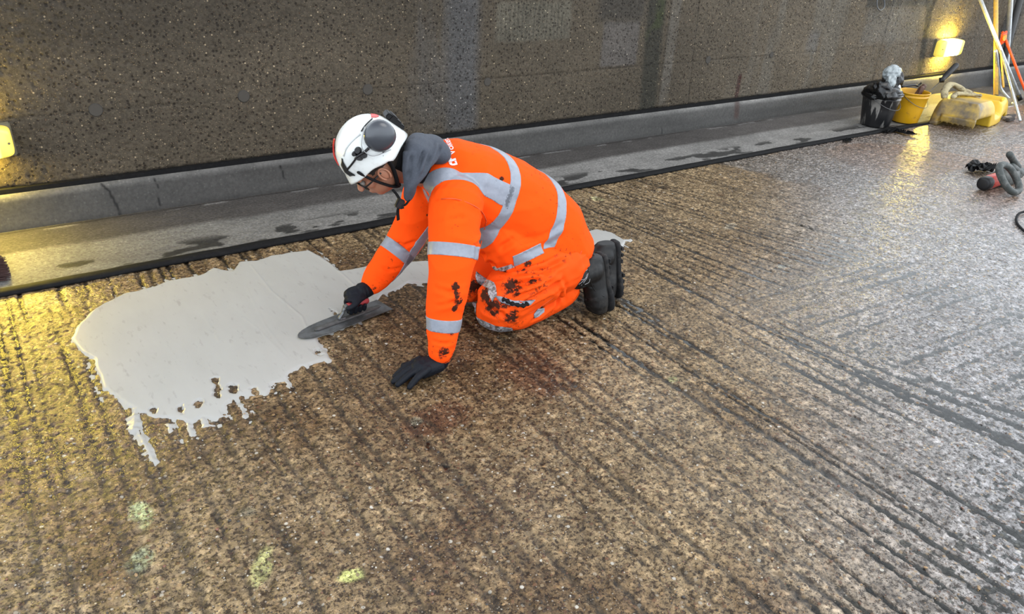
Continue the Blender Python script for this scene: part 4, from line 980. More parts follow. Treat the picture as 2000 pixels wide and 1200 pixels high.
# --- gloves
def glove_left():
    W_ = Vector((1.235, 2.160, .050)); f = []
    palm = limb([W_+Vector((-.005, 0, -.010)), Vector((1.19, 2.162, .038)), Vector((1.140, 2.163, .034))], [.032, .036, .036], 16, 1.25, (0, 1, 0))
    f.append(palm); f.append(limb([gl_n+Vector((0.0, 0, .012)), W_], [.036, .034], 16))
    f.append(ell((1.165, 2.165, .034), (.050, .047, .026)))
    for (kx_, ky_, tx_, ty_, r_) in ((1.142, 2.204, 1.056, 2.196, .0135), (1.132, 2.178, 1.036, 2.168, .0138), (1.132, 2.152, 1.040, 2.141, .0135), (1.142, 2.126, 1.070, 2.104, .0128)):
        k = Vector((kx_, ky_, .042)); t = Vector((tx_, ty_, .012)); f.append(limb([k+(k-t)*.3-Vector((0, 0, .004)), k, k.lerp(t, .38)+Vector((0, 0, .007)), k.lerp(t, .72)+Vector((0, 0, .004)), t], [.016, r_*1.15, r_*1.05, r_, r_*.85], 12, sub=4))
    f.append(limb([Vector((1.205, 2.120, .034)), Vector((1.170, 2.100, .022)), Vector((1.130, 2.078, .014)), Vector((1.104, 2.066, .012))], [.020, .0155, .0135, .0115], 12, sub=4)) if False else f.append(limb([Vector((1.205, 2.185, .034)), Vector((1.175, 2.222, .024)), Vector((1.140, 2.244, .014)), Vector((1.118, 2.248, .012))], [.019, .015, .0125, .011], 12, sub=4))
    return remesh(f, .0026, 3)
gl = link('glove', glove_left(), M_glove, body)
gh = Vector((1.145, 2.705, .066))                            # grip centre on the trowel handle
def glove_right():
    f = []; W_ = wr_f+(wr_f-el_f).normalized()*.012
    f.append(limb([wr_f, W_+Vector((-.012, -.002, -.012)), Vector((1.165, 2.725, .112))], [.036, .034, .036], 16, 1.1, (0, 1, 0)))
    f.append(limb([Vector((1.175, 2.722, .108)), Vector((1.140, 2.728, .108)), Vector((1.112, 2.732, .104))], [.028, .030, .027], 16, 1.25, (0, 1, 0)))
    for i, x in enumerate((1.090, 1.111, 1.132, 1.152)):       # four fingers round the handle, tips on the near side
        r_ = (.0105, .011, .0105, .0095)[i]; R0 = .029-.001*i
        pts = [Vector((x+.006, gh.y+R0*math.cos(a)+.001, gh.z+R0*math.sin(a)*1.02)) for a in (1.5, .7, -.1, -1.0, -2.1, -3.2)]
        pts[0] = Vector((x+.012, gh.y+.012, gh.z+.036)); f.append(limb(pts, [r_*1.25, r_*1.15, r_*1.05, r_, r_*.95, r_*.85], 12, sub=4))
    f.append(ell((1.128, 2.704, .100), (.048, .034, .018)))
    f.append(limb([Vector((1.150, 2.700, .104)), Vector((1.120, 2.676, .092)), Vector((1.094, 2.668, .080)), Vector((1.076, 2.674, .074))], [.019, .0145, .012, .0105], 12, sub=4))
    return remesh(f, .0026, 3)
gr = link('glove', glove_right(), M_glove, body)
for g_ in (gl, gr):
    cloth_noise(g_.data, .0012, 40, 3, (1, 1, 1))

# ---------------------------------------------------------------- plastering trowel
TZ = .010
tip = Vector((.850, 2.652, TZ)); end = Vector((1.275, 2.736, TZ)); ta = (end-tip).normalized(); tbv = Vector((-ta.y, ta.x, 0)); L_ = (end-tip).length
trowel = empty('plastering_trowel', (1.06, 2.69, TZ)); tag(trowel, 'long pointed steel plastering trowel with red handle in the gloved right hand', 'trowel')
def wp(o, parent): o.parent = parent; o.location = -Vector(parent.location); return o
M_steel = stained('worn_steel', (.13, .135, .14), (.06, .06, .057), .8, 30, .42, .7, lo=.4, hi=.65)
M_steel2 = stained('dirty_aluminium', (.10, .10, .10), (.05, .048, .044), .8, 40, .5, .5, lo=.4, hi=.65)
prof_ = [(0, 0.004), (.006, .016), (.018, .028), (.04, .039), (.075, .049), (.12, .055), (.2, .058), (.34, .058), (L_, .058)]
bm = bmesh.new(); rows = []
for z0 in (0, .0016):
    rows.append(([bm.verts.new(tip+ta*s_+tbv*h_+Vector((0, 0, z0+.004*(s_/L_)))) for s_, h_ in prof_], [bm.verts.new(tip+ta*s_-tbv*h_+Vector((0, 0, z0+.004*(s_/L_)))) for s_, h_ in prof_]))
for (lu, ru) in rows:
    for i in range(len(prof_)-1): bm.faces.new((lu[i], lu[i+1], ru[i+1], ru[i]))
(a0, b0), (a1_, b1_) = rows
for s0, s1 in ((a0, a1_), (b0, b1_)):
    for i in range(len(prof_)-1): bm.faces.new((s0[i], s0[i+1], s1[i+1], s1[i]))
bm.faces.new((a0[-1], a1_[-1], b1_[-1], b0[-1])); bm.faces.new((a0[0], a1_[0], b1_[0], b0[0]))
wp(obj('blade', bm, M_steel), trowel)
rb = loft([sec(tip+ta*s_+Vector((0, 0, .0055)), tbv, (0, 0, 1), h_, v_, 12, 3) for s_, h_, v_ in ((.075, .004, .003), (.09, .011, .0055), (.14, .012, .007), (.36, .012, .007), (.395, .011, .0055), (.41, .004, .003))])
wp(obj('mounting_rib', rb, M_steel2), trowel)
q0 = gh+Vector((-.072, -.013, .004)); sb_ = tip+ta*.19+Vector((0, 0, .012))
wp(obj('shank', tube_me(smooth_path([sb_+ta*.035, sb_+ta*.006+Vector((0, 0, .004)), q0+Vector((-.012, 0, -.020)), q0+Vector((-.004, 0, -.002)), q0+ta*.03], 6), [.010]*8+[.0085]*17, 10, .75), M_steel, smooth=True) if False else obj('shank', tube_me(smooth_path([sb_+ta*.035, sb_+ta*.006+Vector((0, 0, .004)), q0+Vector((-.012, 0, -.020)), q0+Vector((-.004, 0, -.002)), q0+ta*.03], 6), .009, 10, .75), M_steel, None, True), trowel)
hb_ = loft([sec(q0+ta*s_, tbv, (0, 0, 1), r_, r_, 16) for s_, r_ in ((.000, .010), (.004, .0165), (.02, .017), (.05, .0185), (.08, .0185), (.105, .0165), (.114, .013), (.117, .004))])
wp(obj('handle', hb_, simple('red_soft_grip', (.34, .035, .04), .5), None, True), trowel)
wp(obj('handle_collar', loft([sec(q0+ta*s_, tbv, (0, 0, 1), r_, r_, 16) for s_, r_ in ((-.006, .009), (-.004, .014), (.006, .0175), (.008, .0165))]), M_steel2, None, True), trowel)
# ---------------------------------------------------------------- bulkhead lamps on the wall
def lamp(x0, x1, z0, z1, label, pw):
    cx_, cz_ = (x0+x1)/2, (z0+z1)/2
    t = empty('bulkhead_lamp', (cx_, WY0, cz_)); tag(t, label, 'lamp')
    wp(obj('back_plate', boxbm(x0-.006, x1+.006, WY0-.022, WY0+.01, z0-.006, z1+.006, bev=.005), simple('lamp_housing', (.10, .09, .06), .5)), t)
    bm = bmesh.new(); w2, h2 = (x1-x0)/2, (z1-z0)/2
    rings = [sec((cx_, y, cz_), (1, 0, 0), (0, 0, 1), w2*k, h2*k2, 40, 7) for y, k, k2 in ((WY0-.02, 1, 1), (WY0-.075, .985, .97), (WY0-.092, .965, .92), (WY0-.098, .90, .80))]
    loft(rings, bm)
    b = NB('sodium_diffuser'); g = b.n('ShaderNodeNewGeometry'); sx_ = b.n('ShaderNodeSeparateXYZ'); b.L(g.outputs['Position'], sx_.inputs[0])
    d_ = b.math('ABSOLUTE', b.math('SUBTRACT', sx_.outputs[0], cx_)); d_ = b.math('DIVIDE', d_, w2)
    e_ = b.ramp(d_, (.0, 1.0), (.36, .85), (.56, .06), (.74, .0032))
    b.set(col=(.75, .62, .12), rough=.35, emc=(1.0, .74, .10), ems=b.math('MULTIPLY', e_, 190.0)); wp(obj('diffuser', bm, b.m, None, True), t)
    for k_, (zz, rx) in enumerate(((z1+.004, PI), (z0-.004, 0))):         # light leaving through the top and the bottom of the fitting
        ld = bpy.data.lights.new('lamp_light', 'AREA'); ld.shape = 'RECTANGLE'; ld.size = w2*1.5; ld.size_y = .05; ld.energy = pw; ld.color = (1.0, .70, .08)
        lo_ = bpy.data.objects.new('lamp_light', ld); C.objects.link(lo_); lo_.parent = t; lo_.location = (0, -.055, zz-cz_); lo_.rotation_euler = (rx, 0, 0)
    for s_ in (-1, 1): wp(obj('end_screw', (lambda q: (bmesh.ops.create_cone(q, cap_ends=True, segments=10, radius1=.006, radius2=.005, depth=.006, matrix=Matrix.Translation((cx_+s_*(w2-.02), WY0-.0985, cz_)) @ Matrix.Rotation(PI/2, 4, 'X')), q)[1])(bmesh.new()), simple('screw_metal', (.2, .18, .12), .4, metal=.8)), t)
lamp(-.36, .085, .392, .545, 'yellow bulkhead lamp at the left edge of the picture, its end showing', 3.0)
lamp(8.52, 8.98, .415, .585, 'brightly glowing yellow bulkhead lamp above the kerb behind the buckets', 8.0)

# ---------------------------------------------------------------- buckets
def bucket(name, c, rb, rt, h, mat, label, group, rimmat=None):
    t = empty(name, c); tag(t, label, 'bucket', group)
    X_, Y_ = (1, 0, 0), (0, 1, 0); c = Vector(c)
    out_ = [(0, rb*.96), (.006, rb), (h*.5, (rb+rt)/2), (h*.86, rb+(rt-rb)*.88), (h*.865, rt*.985), (h*.88, rt*.985), (h*.885, rt*.96), (h*.97, rt*.975), (h*.972, rt*1.03), (h, rt*1.035), (h+.004, rt*1.01), (h-.004, rt*.965), (h*.5, (rb+rt)/2-.006), (.012, rb*.93)]
    bm = bmesh.new(); loft([sec(c+Vector((0, 0, z)), X_, Y_, r, r, 40) for z, r in out_], bm)
    wp(obj('body', bm, mat, None, True), t)
    hp_ = [c+Vector((-rt*1.03*math.cos(a)*1.0, -rt*1.03*abs(math.sin(a))*.98-.004, h*.93-.10*math.sin(a))) for a in np.linspace(0, PI, 15)]
    wp(obj('handle', tube_me(hp_, .0025, 6), simple('bucket_wire', (.12, .12, .12), .4, metal=.8), None, True), t)
    return t, c
b = NB('black_bucket_plastic_with_mortar_runs'); n_ = b.noise(16, 4, .6, (1, 1, .12)); k_ = b.noise(5, 1)
dr = b.math('MULTIPLY', b.ramp(n_, (.55, 0.0), (.59, 1.0)), b.ramp(k_, (.35, 0.0), (.55, 1.0)))
b.set(col=b.mix(dr, (.010, .010, .011), (.20, .19, .175)), rough=.38)
bb_t, bc = bucket('black_bucket', (6.70, 3.80, .012), .125, .165, .285, b.m, 'black builder\'s bucket streaked with grey mortar and stuffed with a bin bag', 'buckets on the gutter')
byt, yc = bucket('yellow_bucket', (7.12, 3.76, .012), .115, .150, .275, stained('yellow_bucket_plastic', (.56, .29, .006), (.22, .11, .02), .6, 22, .35, lo=.58, hi=.68), 'yellow bucket holding trowels and hand tools beside the black bucket', 'buckets on the gutter')
M_bag = NB('black_bin_bag'); M_bag.set(col=(.0025, .0025, .003), rough=.28, spec=.35); M_bag.bump(M_bag.noise(12, 2, .5, dist=1.0), .4, .012); M_bag = M_bag.m
def crumple(c, r, amp, seed, sub=4, sq=(1, 1, 1), freq=9):
    bm = bmesh.new(); bmesh.ops.create_icosphere(bm, subdivisions=sub, radius=1)
    co = np.array([v.co for v in bm.verts]); n_ = 1-np.abs(2*fbm(co[:, 0]*freq*.25+seed, co[:, 1]*freq*.25, co[:, 2]*freq*.25, s=seed, o=3)-1)
    for v, k in zip(bm.verts, n_): v.co = Vector(c)+Vector((v.co.x*r*sq[0], v.co.y*r*sq[1], v.co.z*r*sq[2]))*(1+amp*(k-.7)*2)
    return bm
bg_ = remesh([crumple((bc.x-.02, bc.y, .30), .155, .25, 3, 4, (1.0, 1.0, .50), 5), crumple((bc.x-.10, bc.y-.03, .35), .075, .4, 5, 4, (1.2, 1, .8), 6), crumple((bc.x+.09, bc.y+.0, .40), .085, .4, 8, 4, (1, .9, 1.25), 6), crumple((bc.x-.02, bc.y-.12, .30), .075, .5, 9, 3, (1.7, .5, .5))], .007, 1)
bag = link('bin_bag', bg_, M_bag); tag(bag, 'crumpled black bin bag bulging over the rim of the black bucket', 'bag')
bcl = NB('cloudy_clear_plastic'); bcl.set(col=(.33, .37, .38), rough=.2, alpha=.8); bcl.bump(bcl.noise(14, 2, .5, dist=1), .5, .01)
cb = link('clear_plastic_bag', remesh([crumple((bc.x+.04, bc.y-.01, .47), .078, .3, 12, 4, (1.15, .8, .85)), crumple((bc.x-.03, bc.y-.06, .40), .05, .5, 14, 3, (.9, .7, 1.2))], .006, 1), bcl.m)
tag(cb, 'cloudy clear plastic bag on top of the black bin bag', 'bag')
q = Vector((bc.x+.15, bc.y-.06, .24)); dq = Vector((-.12, .0, .25)).normalized()
bt_ = empty('white_bottle', q); tag(bt_, 'white plastic squeeze bottle leaning in the black bucket beside the bag', 'bottle')
wp(obj('body', loft([sec(q+dq*s_, (0, 1, 0), dq.cross(Vector((0, 1, 0))), r_, r_, 18) for s_, r_ in ((0, .026), (.01, .030), (.13, .030), (.15, .024), (.160, .013), (.172, .013))]), simple('white_plastic', (.55, .58, .60), .35), None, True), bt_)
wp(obj('cap', loft([sec(q+dq*s_, (0, 1, 0), dq.cross(Vector((0, 1, 0))), r_, r_, 14) for s_, r_ in ((.170, .015), (.195, .014), (.20, .008))]), M_black, None, True), bt_)
M_wood = simple('dark_worn_wood', (.075, .030, .016), .5, var=.4, sc=40)
def hand_tool(base, top, r_, mat, label, kind='trowel', blade=True, name='hand_trowel', cat='trowel', gl_=None):
    base, top = Vector(base), Vector(top); t = empty(name, base); tag(t, label, cat, gl_); d = (top-base).normalized(); a = d.cross(Vector((0, 1, 0))).normalized(); c_ = d.cross(a); L2 = (top-base).length
    wp(obj('handle', loft([sec(base+d*(L2*s_), a, c_, r_*k, r_*k, 14) for s_, k in ((.45, .6), (.48, .95), (.6, 1.05), (.8, 1.0), (.95, 1.1), (.99, .9), (1, .5))]), mat, None, True), t)
    wp(obj('shank', tube_me([base+d*L2*.12, base+d*L2*.3, base+d*L2*.47], .0045, 8), M_steel, None, True), t)
    if blade:
        bm = bmesh.new(); w_ = .035; pts = [(-.02, -w_), (.16*L2, -w_), (.2*L2, 0), (.16*L2, w_), (-.02, w_)]; lo_ = [bm.verts.new(base+d*p[0]+a*p[1]) for p in pts]; up_ = [bm.verts.new(base+d*p[0]+a*p[1]+c_*.003) for p in pts]
        bm.faces.new(lo_[::-1]); bm.faces.new(up_)
        for i in range(5): bm.faces.new((lo_[i], lo_[(i+1) % 5], up_[(i+1) % 5], up_[i]))
        wp(obj('blade', bm, M_steel), t)
    return t
hand_tool((yc.x-.01, yc.y-.03, .09), (yc.x+.03, yc.y-.06, .345), .019, M_wood, 'trowel with a dark wooden handle at the left inside the yellow bucket')
hand_tool((yc.x+.01, yc.y-.01, .09), (yc.x+.10, yc.y-.04, .350), .019, M_wood, 'trowel with a dark wooden handle in the middle of the yellow bucket')
hand_tool((yc.x+.01, yc.y+.03, .09), (yc.x+.13, yc.y-.0, .315), .018, simple('brown_handle', (.10, .045, .03), .5), 'trowel with a reddish brown handle at the right rim of the yellow bucket')
pb = [Vector((yc.x-.17, yc.y+.02, .335)), Vector((yc.x-.02, yc.y+.0, .345)), Vector((yc.x+.06, yc.y+.0, .33))]
pbo = empty('pry_bar', pb[0]); tag(pbo, 'black steel bar lying flat across the yellow bucket rim', 'bar'); wp(obj('shaft', tube_me(smooth_path(pb, 4), .009, 8), M_black, None, True), pbo)
wp(obj('hook', tube_me(smooth_path([pb[2], pb[2]+Vector((.02, 0, .01)), pb[2]+Vector((.03, -.01, .03))], 4), .008, 8), M_black, None, True), pbo)
st0 = Vector((yc.x+.06, yc.y+.04, .06)); st1 = gy(1838, 158, 3.80); st2 = gy(1869, 126, 3.80)
sc_ = empty('long_scraper', st0); tag(sc_, 'long thin tool with a black grip sticking up out of the yellow bucket', 'scraper'); dd_ = (st2-st1).normalized()
wp(obj('shaft', tube_me([st0, st0.lerp(st1, .5), st1], .0035, 8), M_steel, None, True), sc_)
aa_ = dd_.cross(Vector((0, 1, 0))).normalized()
wp(obj('grip', loft([sec(st1+dd_*s_, aa_, (0, 1, 0), r_, r_, 12, 3) for s_, r_ in ((-.02, .006), (-.005, .016), (.01, .028), (.03, .017), (.08, .024), ((st2-st1).length-.01, .026), ((st2-st1).length, .020))]), M_black, None, True), sc_)

# ---------------------------------------------------------------- moulded yellow plastic barrier foot
def hump_block():
    ns, nt_ = 64, 26; S_, T_ = np.meshgrid(np.linspace(0, 1, ns), np.linspace(0, 1, nt_), indexing='ij')
    def rb(s, a, c, e=.05): return ss(a-e, a+e, s)*(1-ss(c-e, c+e, s))
    tops = .235*rb(S_, .03, .40, .05)+.10*rb(S_, .40, .60, .06)+.185*rb(S_, .60, .96, .04)
    tops = np.maximum(tops, .06); tops -= .075*rb(S_, .66, .88, .025)*rb(T_, .16, .78, .07)             # hollow tray in the rear lobe
    tops -= .030*rb(S_, .46, .56, .03)*rb(T_, .3, .7, .08)
    edge_ = np.minimum(np.minimum(T_, 1-T_)/.12, 1); edge2 = np.minimum(np.minimum(S_, 1-S_)/.05, 1)
    tops = tops*(.55+.45*np.sqrt(np.clip(edge_, 0, 1)))*(.55+.45*np.sqrt(np.clip(edge2, 0, 1)))
    wid = .27-.03*np.cos(S_*PI*2); A = np.array([7.34, 3.44]); B_ = np.array([8.46, 3.66]); ax_ = (B_-A); nx2 = np.array([-ax_[1], ax_[0]])/np.hypot(*ax_)
    off = (T_-.5)*2*wid*.80
    P = np.stack([A[0]+ax_[0]*S_+nx2[0]*off, A[1]+ax_[1]*S_+nx2[1]*off, tops], -1)
    bm = bmesh.new(); vs = [[bm.verts.new(P[i, j]) for j in range(nt_)] for i in range(ns)]
    def zb(i, j):
        s_ = i/(ns-1); t_ = j/(nt_-1); return .105*(1 if s_ < .33 and .0 <= t_ < .78 else 0)+.05*(1 if .66 < s_ < .9 else 0)
    vb = [[bm.verts.new((P[i, j][0]+(.02 if j == 0 else 0)*0, P[i, j][1], zb(i, j))) for j in range(nt_)] for i in range(ns)]
    for i in range(ns-1):
        for j in range(nt_-1):
            bm.faces.new((vs[i][j], vs[i+1][j], vs[i+1][j+1], vs[i][j+1])); bm.faces.new((vb[i][j], vb[i][j+1], vb[i+1][j+1], vb[i+1][j]))
        for j in (0, nt_-1): bm.faces.new((vs[i][j], vs[i+1][j], vb[i+1][j], vb[i][j]))
    for j in range(nt_-1):
        for i in (0, ns-1): bm.faces.new((vs[i][j], vs[i][j+1], vb[i][j+1], vb[i][j]))
    return bm
b = NB('dirty_yellow_plastic'); g = b.n('ShaderNodeNewGeometry'); sx_ = b.n('ShaderNodeSeparateXYZ'); b.L(g.outputs['Position'], sx_.inputs[0])
left_ = b.ramp(b.math('SUBTRACT', sx_.outputs[0], b.math('MULTIPLY', 1.0, 7.0)), (.50, 1.0), (.80, 0.0)); n_ = b.noise(9, 4, .6)
dm = b.math('MULTIPLY', b.ramp(n_, (.25, 0.35), (.62, 1.0)), left_)
c = b.mix(dm, b.mix(b.noise(12, 3), (.58, .36, .015), (.70, .45, .03)), b.mix(b.noise(22, 3), (.030, .022, .015), (.17, .12, .055)))
b.set(col=c, rough=.4); b.bump(b.noise(30, 3), .2)
me = remesh([hump_block()], .009, 2)
foot = link('barrier_foot', me, b.m); tag(foot, 'moulded yellow plastic barrier foot, muddy at one end, lying by the gutter', 'barrier foot')
rg = [gy(1812, 205, 3.62), gy(1822, 186, 3.66), gy(1836, 175, 3.70), gy(1850, 185, 3.66), gy(1868, 196, 3.6), gy(1886, 201, 3.56)]
rg = [Vector(p) for p in ((7.45, 3.62, .235), (7.50, 3.66, .29), (7.62, 3.68, .33), (7.72, 3.62, .29), (7.85, 3.56, .235), (8.0, 3.55, .17))]
rme = remesh([limb(rg, [.020, .024, .022, .024, .024, .016], 12, 1.5, (0, 1, 0)), limb([rg[0]+Vector((.03, -.06, .01)), rg[2]+Vector((0, -.09, -.07)), rg[4]+Vector((.0, -.07, .01))], [.016, .02, .014], 12, 1.5, (0, 1, 0))], .006, 2); cloth_noise(rme, .006, 16, 7)
tag(link('dirty_rag', rme, stained('dirty_cream_cloth', (.34, .29, .17), (.12, .09, .05), .8, 14, .8)), 'muddy cream rag draped over the yellow barrier foot', 'rag')

# ---------------------------------------------------------------- poles and frames leaning on the wall
M_alu = stained('brushed_aluminium', (.50, .53, .55), (.30, .30, .30), .5, 25, .32, .6)
M_yel = stained('yellow_painted_metal', (.62, .36, .05), (.35, .22, .08), .5, 25, .45)
M_orr = simple('orange_red_plastic', (.75, .09, .02), .4)
def pole(name, pts, r_, mat, label, cat, flat=1.0, caps=True, n=1):
    pts = [Vector(p) for p in pts]; t = empty(name, pts[0]); tag(t, label, cat)
    wp(obj('shaft', tube_me(smooth_path(pts, 5) if len(pts) > 2 else pts, r_, 12, flat), mat, None, True), t)
    if caps:
        d0 = (pts[1]-pts[0]).normalized(); wp(obj('foot_cap', tube_me([pts[0]-d0*.012, pts[0]+d0*.05], r_*1.25, 12, flat), M_black, None, True), t)
    return t
def ext(p, q, z): return p+(q-p)*((z-p.z)/(q.z-p.z))
p0 = gz(1945, 196); p0 = Vector((p0.x, p0.y, .02)) if p0.y < 4.2 else Vector((9.0, 3.9, .02)); p1 = gy(1945, 0, 4.33)
p0 = gy(1945, 192, 3.86); p0 = ext(p1, p0, .03)
pole('straight_edge', [p0, ext(p0, p1, 1.10)], .026, M_yel, 'yellow aluminium straight edge standing upright against the wall', 'straight edge', .6)
a_, c_ = gy(1915, 0, 4.34), gy(2000, 212, 3.70)
pole('aluminium_pole', [ext(a_, c_, .03), ext(c_, a_, 1.08)], .020, M_alu, 'long silver pole crossing in front of the other poles at a slant', 'pole')
a_, c_ = gy(1974, 0, 4.36), gy(1966, 130, 4.30); ft = Vector((c_.x+.12, 4.22, .03))
pole('aluminium_pole', [ft, Vector((c_.x+.03, 4.28, .16)), c_, ext(c_, a_, 1.08)], .026, M_alu, 'upright silver pole behind the yellow straight edge at the wall', 'pole')
fr = empty('folding_sign_frame', gy(1990, 240, 3.35)); tag(fr, 'folding sign frame of thin yellow and silver legs with an orange red top', 'frame')
ap = gy(1955, 100, 3.95); f1_ = gz(1991, 240); f2_ = gy(1973, 205, 3.9)
wp(obj('leg', tube_me([ap, Vector((f1_.x, f1_.y, .02))], .013, 10), M_alu, None, True), fr)
wp(obj('leg', tube_me([ap+Vector((.02, .01, 0)), ap.lerp(Vector((f1_.x, f1_.y, .02)), .55)+Vector((-.03, .06, 0))], .010, 10), M_yel, None, True), fr)
wp(obj('leg', tube_me(smooth_path([ap+Vector((-.01, .05, 0)), gy(1951, 150, 4.0), gy(1953, 170, 4.0), gy(1962, 184, 3.95), gy(1980, 203, 3.85), Vector((9.1, 3.7, .02))], 5), .017, 10), M_alu, None, True), fr)
r0, r1 = gy(1958, 62, 4.18), gy(2004, 182, 3.85)
wp(obj('red_rail', tube_me([r0, r1, ext(r0, r1, .03)], .022, 10, .6), M_orr, None, True), fr)
bm = bmesh.new(); 
for v in boxbm(-.05, .05, -.012, .012, -.10, .03, bm, .008).verts: v.co = gy(1961, 68, 4.15)+Matrix.Rotation(-.35, 3, 'Y') @ v.co
wp(obj('top_plate', bm, M_orr), fr)
bm = bmesh.new(); bmesh.ops.create_cone(bm, cap_ends=True, segments=20, radius1=.035, radius2=.032, depth=.012, matrix=Matrix.Translation(gy(1961, 68, 4.15)+Vector((0, -.018, -.03))) @ Matrix.Rotation(PI/2, 4, 'X'))
wp(obj('reflector', bm, simple('orange_reflector', (.95, .28, .01), .2)), fr)
pole('dark_post', [Vector((9.98, 4.30, .03)), gy(1992, 0, 4.36)*1.0], .035, simple('dark_grey_post', (.03, .03, .03), .6), 'dark grey post against the wall at the right edge', 'post', 1.0, False)
bx2 = link('black_sack', remesh([crumple((9.35, 3.50, .10), .15, .4, 22, 4, (.8, 1.0, .9))], .01, 1), M_bag); tag(bx2, 'crumpled black sack on the floor behind the sign frame legs', 'sack')
rs2 = random.Random(5)
for i, (px, py) in enumerate([(1948, 232), (1972, 236), (1966, 233), (1974, 229)]):
    q = gz(px, py); bm = boxbm(-.06, .06, -.02, .02, 0, .03, bev=.006)
    for v in bm.verts: v.co = q+Matrix.Rotation(rs2.uniform(-1, 1), 3, 'Z') @ v.co if False else q+v.co
    o = obj('timber_offcut', bm, simple('offcut', (.30, .25, .20), .7) if i % 2 == 0 else simple('offcut_dark', (.06, .05, .045), .7)); tag(o, ['pale timber offcut nearest the yellow barrier foot', 'dark timber offcut second from the yellow barrier foot', 'pale timber offcut third from the yellow barrier foot', 'dark timber offcut nearest the sign frame leg'][i], 'offcut', 'timber offcuts by the sign frame')

# ---------------------------------------------------------------- power tool at the right edge
E0 = gy(1921, 357, 2.315); E1 = gy(1998, 334, 2.34); E0.z = .052; ed = (E1-E0).normalized(); ea_ = ed.cross(Vector((0, 0, 1))).normalized(); eb_ = ea_.cross(ed)
pt = empty('power_mixer', (E0.x, E0.y, 0)); tag(pt, 'grey power tool with a red motor housing and looped handle on the floor', 'power tool')
M_pred = stained('scuffed_red_housing', (.42, .030, .018), (.16, .05, .03), .6, 30, .4); M_pgrey = stained('dusty_grey_green_rubber', (.035, .042, .040), (.15, .15, .14), .7, 25, .6, lo=.45, hi=.7)
def cyl(st): return loft([sec(E0+ed*s_, ea_, eb_, r_, r_, 28, 2.3) for s_, r_ in st])
wp(obj('motor_housing', cyl([(.055, .044), (.06, .0465), (.20, .048), (.22, .044)]), M_pred, None, True), pt)
wp(obj('end_cap', cyl([(-.004, .028), (0, .042), (.01, .0465), (.05, .0475), (.065, .047), (.067, .040)]), M_black, None, True), pt)
wp(obj('gear_case', cyl([(.21, .040), (.22, .055), (.30, .066), (.42, .068), (.46, .050), (.56, .045)]), M_pgrey, None, True), pt)
for k in range(6):
    a = k*PI/3; bm = boxbm(.075, .19, -.003, .003, -.002, .003)
    for v in bm.verts: v.co = E0+ed*v.co.x+(ea_*math.cos(a)+eb_*math.sin(a))*(.047+v.co.z)+(ea_*-math.sin(a)+eb_*math.cos(a))*v.co.y
    wp(obj('cooling_rib', bm, M_pred), pt)
T0 = gy(1957, 320, 2.26); B0 = gz(1983, 383); B0.z = .02; ctr = (T0+B0)/2; va = (T0-B0)/2; vb2 = (gy(1992, 346, 2.22)-gy(1950, 352, 2.22))/2
rp_ = [ctr+va*math.copysign(abs(math.cos(t))**.85, math.cos(t))*.93+vb2*math.copysign(abs(math.sin(t))**.85, math.sin(t))*.62 for t in np.linspace(0, 2*PI, 37)[:-1]]
wp(obj('loop_handle', tube_me(rp_, .0235, 12, closed=True), M_pgrey, None, True), pt)
wp(obj('handle_knob', limb([gy(1972, 302, 2.30), gy(1978, 312, 2.31), gy(1986, 326, 2.32)], [.024, .022, .030], 14), M_pgrey, None, True), pt)
wp(obj('handle_strut', limb([gy(1975, 325, 2.30), gy(1990, 338, 2.32)], [.026, .034], 12), M_pgrey, None, True), pt)
# black plastic scrap, cable, tape scraps
def scrap(name, pts, wdt, label, cat, seed, mat=M_bag):
    P_ = smooth_path(pts, 6); bm = bmesh.new(); rows = []
    for i, p in enumerate(P_):
        t = (P_[min(len(P_)-1, i+1)]-P_[max(0, i-1)]).normalized(); s_ = t.cross(Vector((0, 0, 1))); w2 = wdt*(.35+.65*math.sin(PI*(i+.3)/(len(P_)-.4)))
        rows.append([bm.verts.new(p+s_*w2*k/3+Vector((0, 0, .006+.045*wdt/.06*float(vn(i*.9+seed, k*.9+3.))))) for k in range(-3, 4)])
    for r0_, r1_ in zip(rows, rows[1:]):
        for k in range(6): bm.faces.new((r0_[k], r0_[k+1], r1_[k+1], r1_[k]))
    bmesh.ops.solidify(bm, geom=bm.faces[:], thickness=.003); o = obj(name, bm, mat); tag(o, label, cat); return o
scrap('plastic_scrap', [gz(1890, 337), gz(1905, 336), gz(1922, 333), gz(1942, 334)], .09, 'crumpled piece of black plastic sheet behind the power tool', 'plastic scrap', 3)
scrap('sealant_scrap', [gz(1728, 262), gz(1745, 257), gz(1765, 262), gz(1790, 266)], .05, 'torn curl of black sealant strip at the joint by the black bucket', 'sealant scrap', 9, M_seal)
scrap('sealant_scrap', [gz(1648, 279), gz(1655, 276), gz(1663, 275)], .03, 'small black sealant lump on the floor left of the black bucket', 'sealant scrap', 14, M_seal)
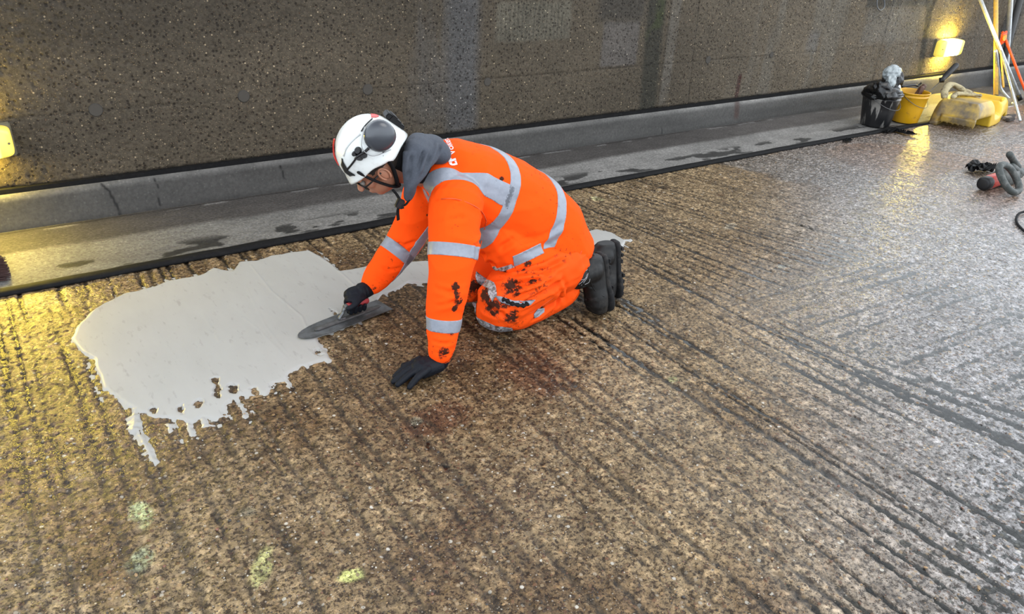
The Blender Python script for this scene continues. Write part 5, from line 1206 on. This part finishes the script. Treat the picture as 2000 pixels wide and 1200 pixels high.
tag(obj('cable', tube_me(smooth_path([gz(2040, 405)+Vector((0, 0, .008)), gz(2003, 416)+Vector((0, 0, .012)), gz(1988, 422)+Vector((0, 0, .014)), gz(1984, 433)+Vector((0, 0, .008)), gz(1992, 446)+Vector((0, 0, .006)), gz(2012, 460)+Vector((0, 0, .006)), gz(2060, 470)+Vector((0, 0, .006))], 7), .0075, 8), M_web, None, True), 'dark rubber cable looping on the floor at the right edge', 'cable')
wl_ = [gy(1716, -12, 4.40), gy(1713, 4, 4.39), gy(1714, 15, 4.385), gy(1720, 20, 4.385), gy(1727, 14, 4.39), gy(1727, 2, 4.40), gy(1722, -10, 4.40)]
tag(obj('wire_loop', tube_me(smooth_path(wl_, 6), .006, 6), simple('grey_wire', (.09, .095, .10), .5), None, True), 'thin grey wire loop hanging on the wall near the top edge', 'wire')

# ---------------------------------------------------------------- broom lying at the left edge
bq = Vector((-.30, 3.90, 0)); broom = empty('broom', (bq.x, bq.y, 0)); tag(broom, 'stiff dark bristle broom head poking in at the left edge', 'broom')
bd = (Vector((gz(20, 528).x, gz(20, 528).y, 0))-bq); 
bm = boxbm(-.02, .03, -.14, .14, .012, .072, bev=.01)
for v in bm.verts: v.co += bq
wp(obj('head', bm, M_wood), broom)
bm = bmesh.new(); rb_ = random.Random(2)
for i in range(420):
    y = rb_.uniform(-.135, .135); z = rb_.uniform(.02, .065); a0_ = bq+Vector((.02, y, z)); e_ = bq+Vector((rb_.uniform(.20, .235)-.25*max(0, y-.02), y*1.0+rb_.uniform(-.02, .02), max(.006, z*.7+rb_.uniform(-.02, .01)))); r_ = .0016
    va_ = [bm.verts.new(a0_+Vector((0, r_*math.cos(k*2.1), r_*math.sin(k*2.1)))) for k in range(3)]; vb_ = [bm.verts.new(e_+Vector((0, r_*math.cos(k*2.1), r_*math.sin(k*2.1)))) for k in range(3)]
    for k in range(3): bm.faces.new((va_[k], va_[(k+1) % 3], vb_[(k+1) % 3], vb_[k]))
brs = obj('bristles', bm, simple('dark_red_brown_bristle', (.045, .020, .018), .6, var=.5, sc=100)); brs['kind'] = 'stuff'; wp(brs, broom)
wp(obj('handle', tube_me([bq+Vector((-.01, 0, .05)), bq+Vector((-1.3, .05, .10))], .013, 10), M_wood, None, True), broom)
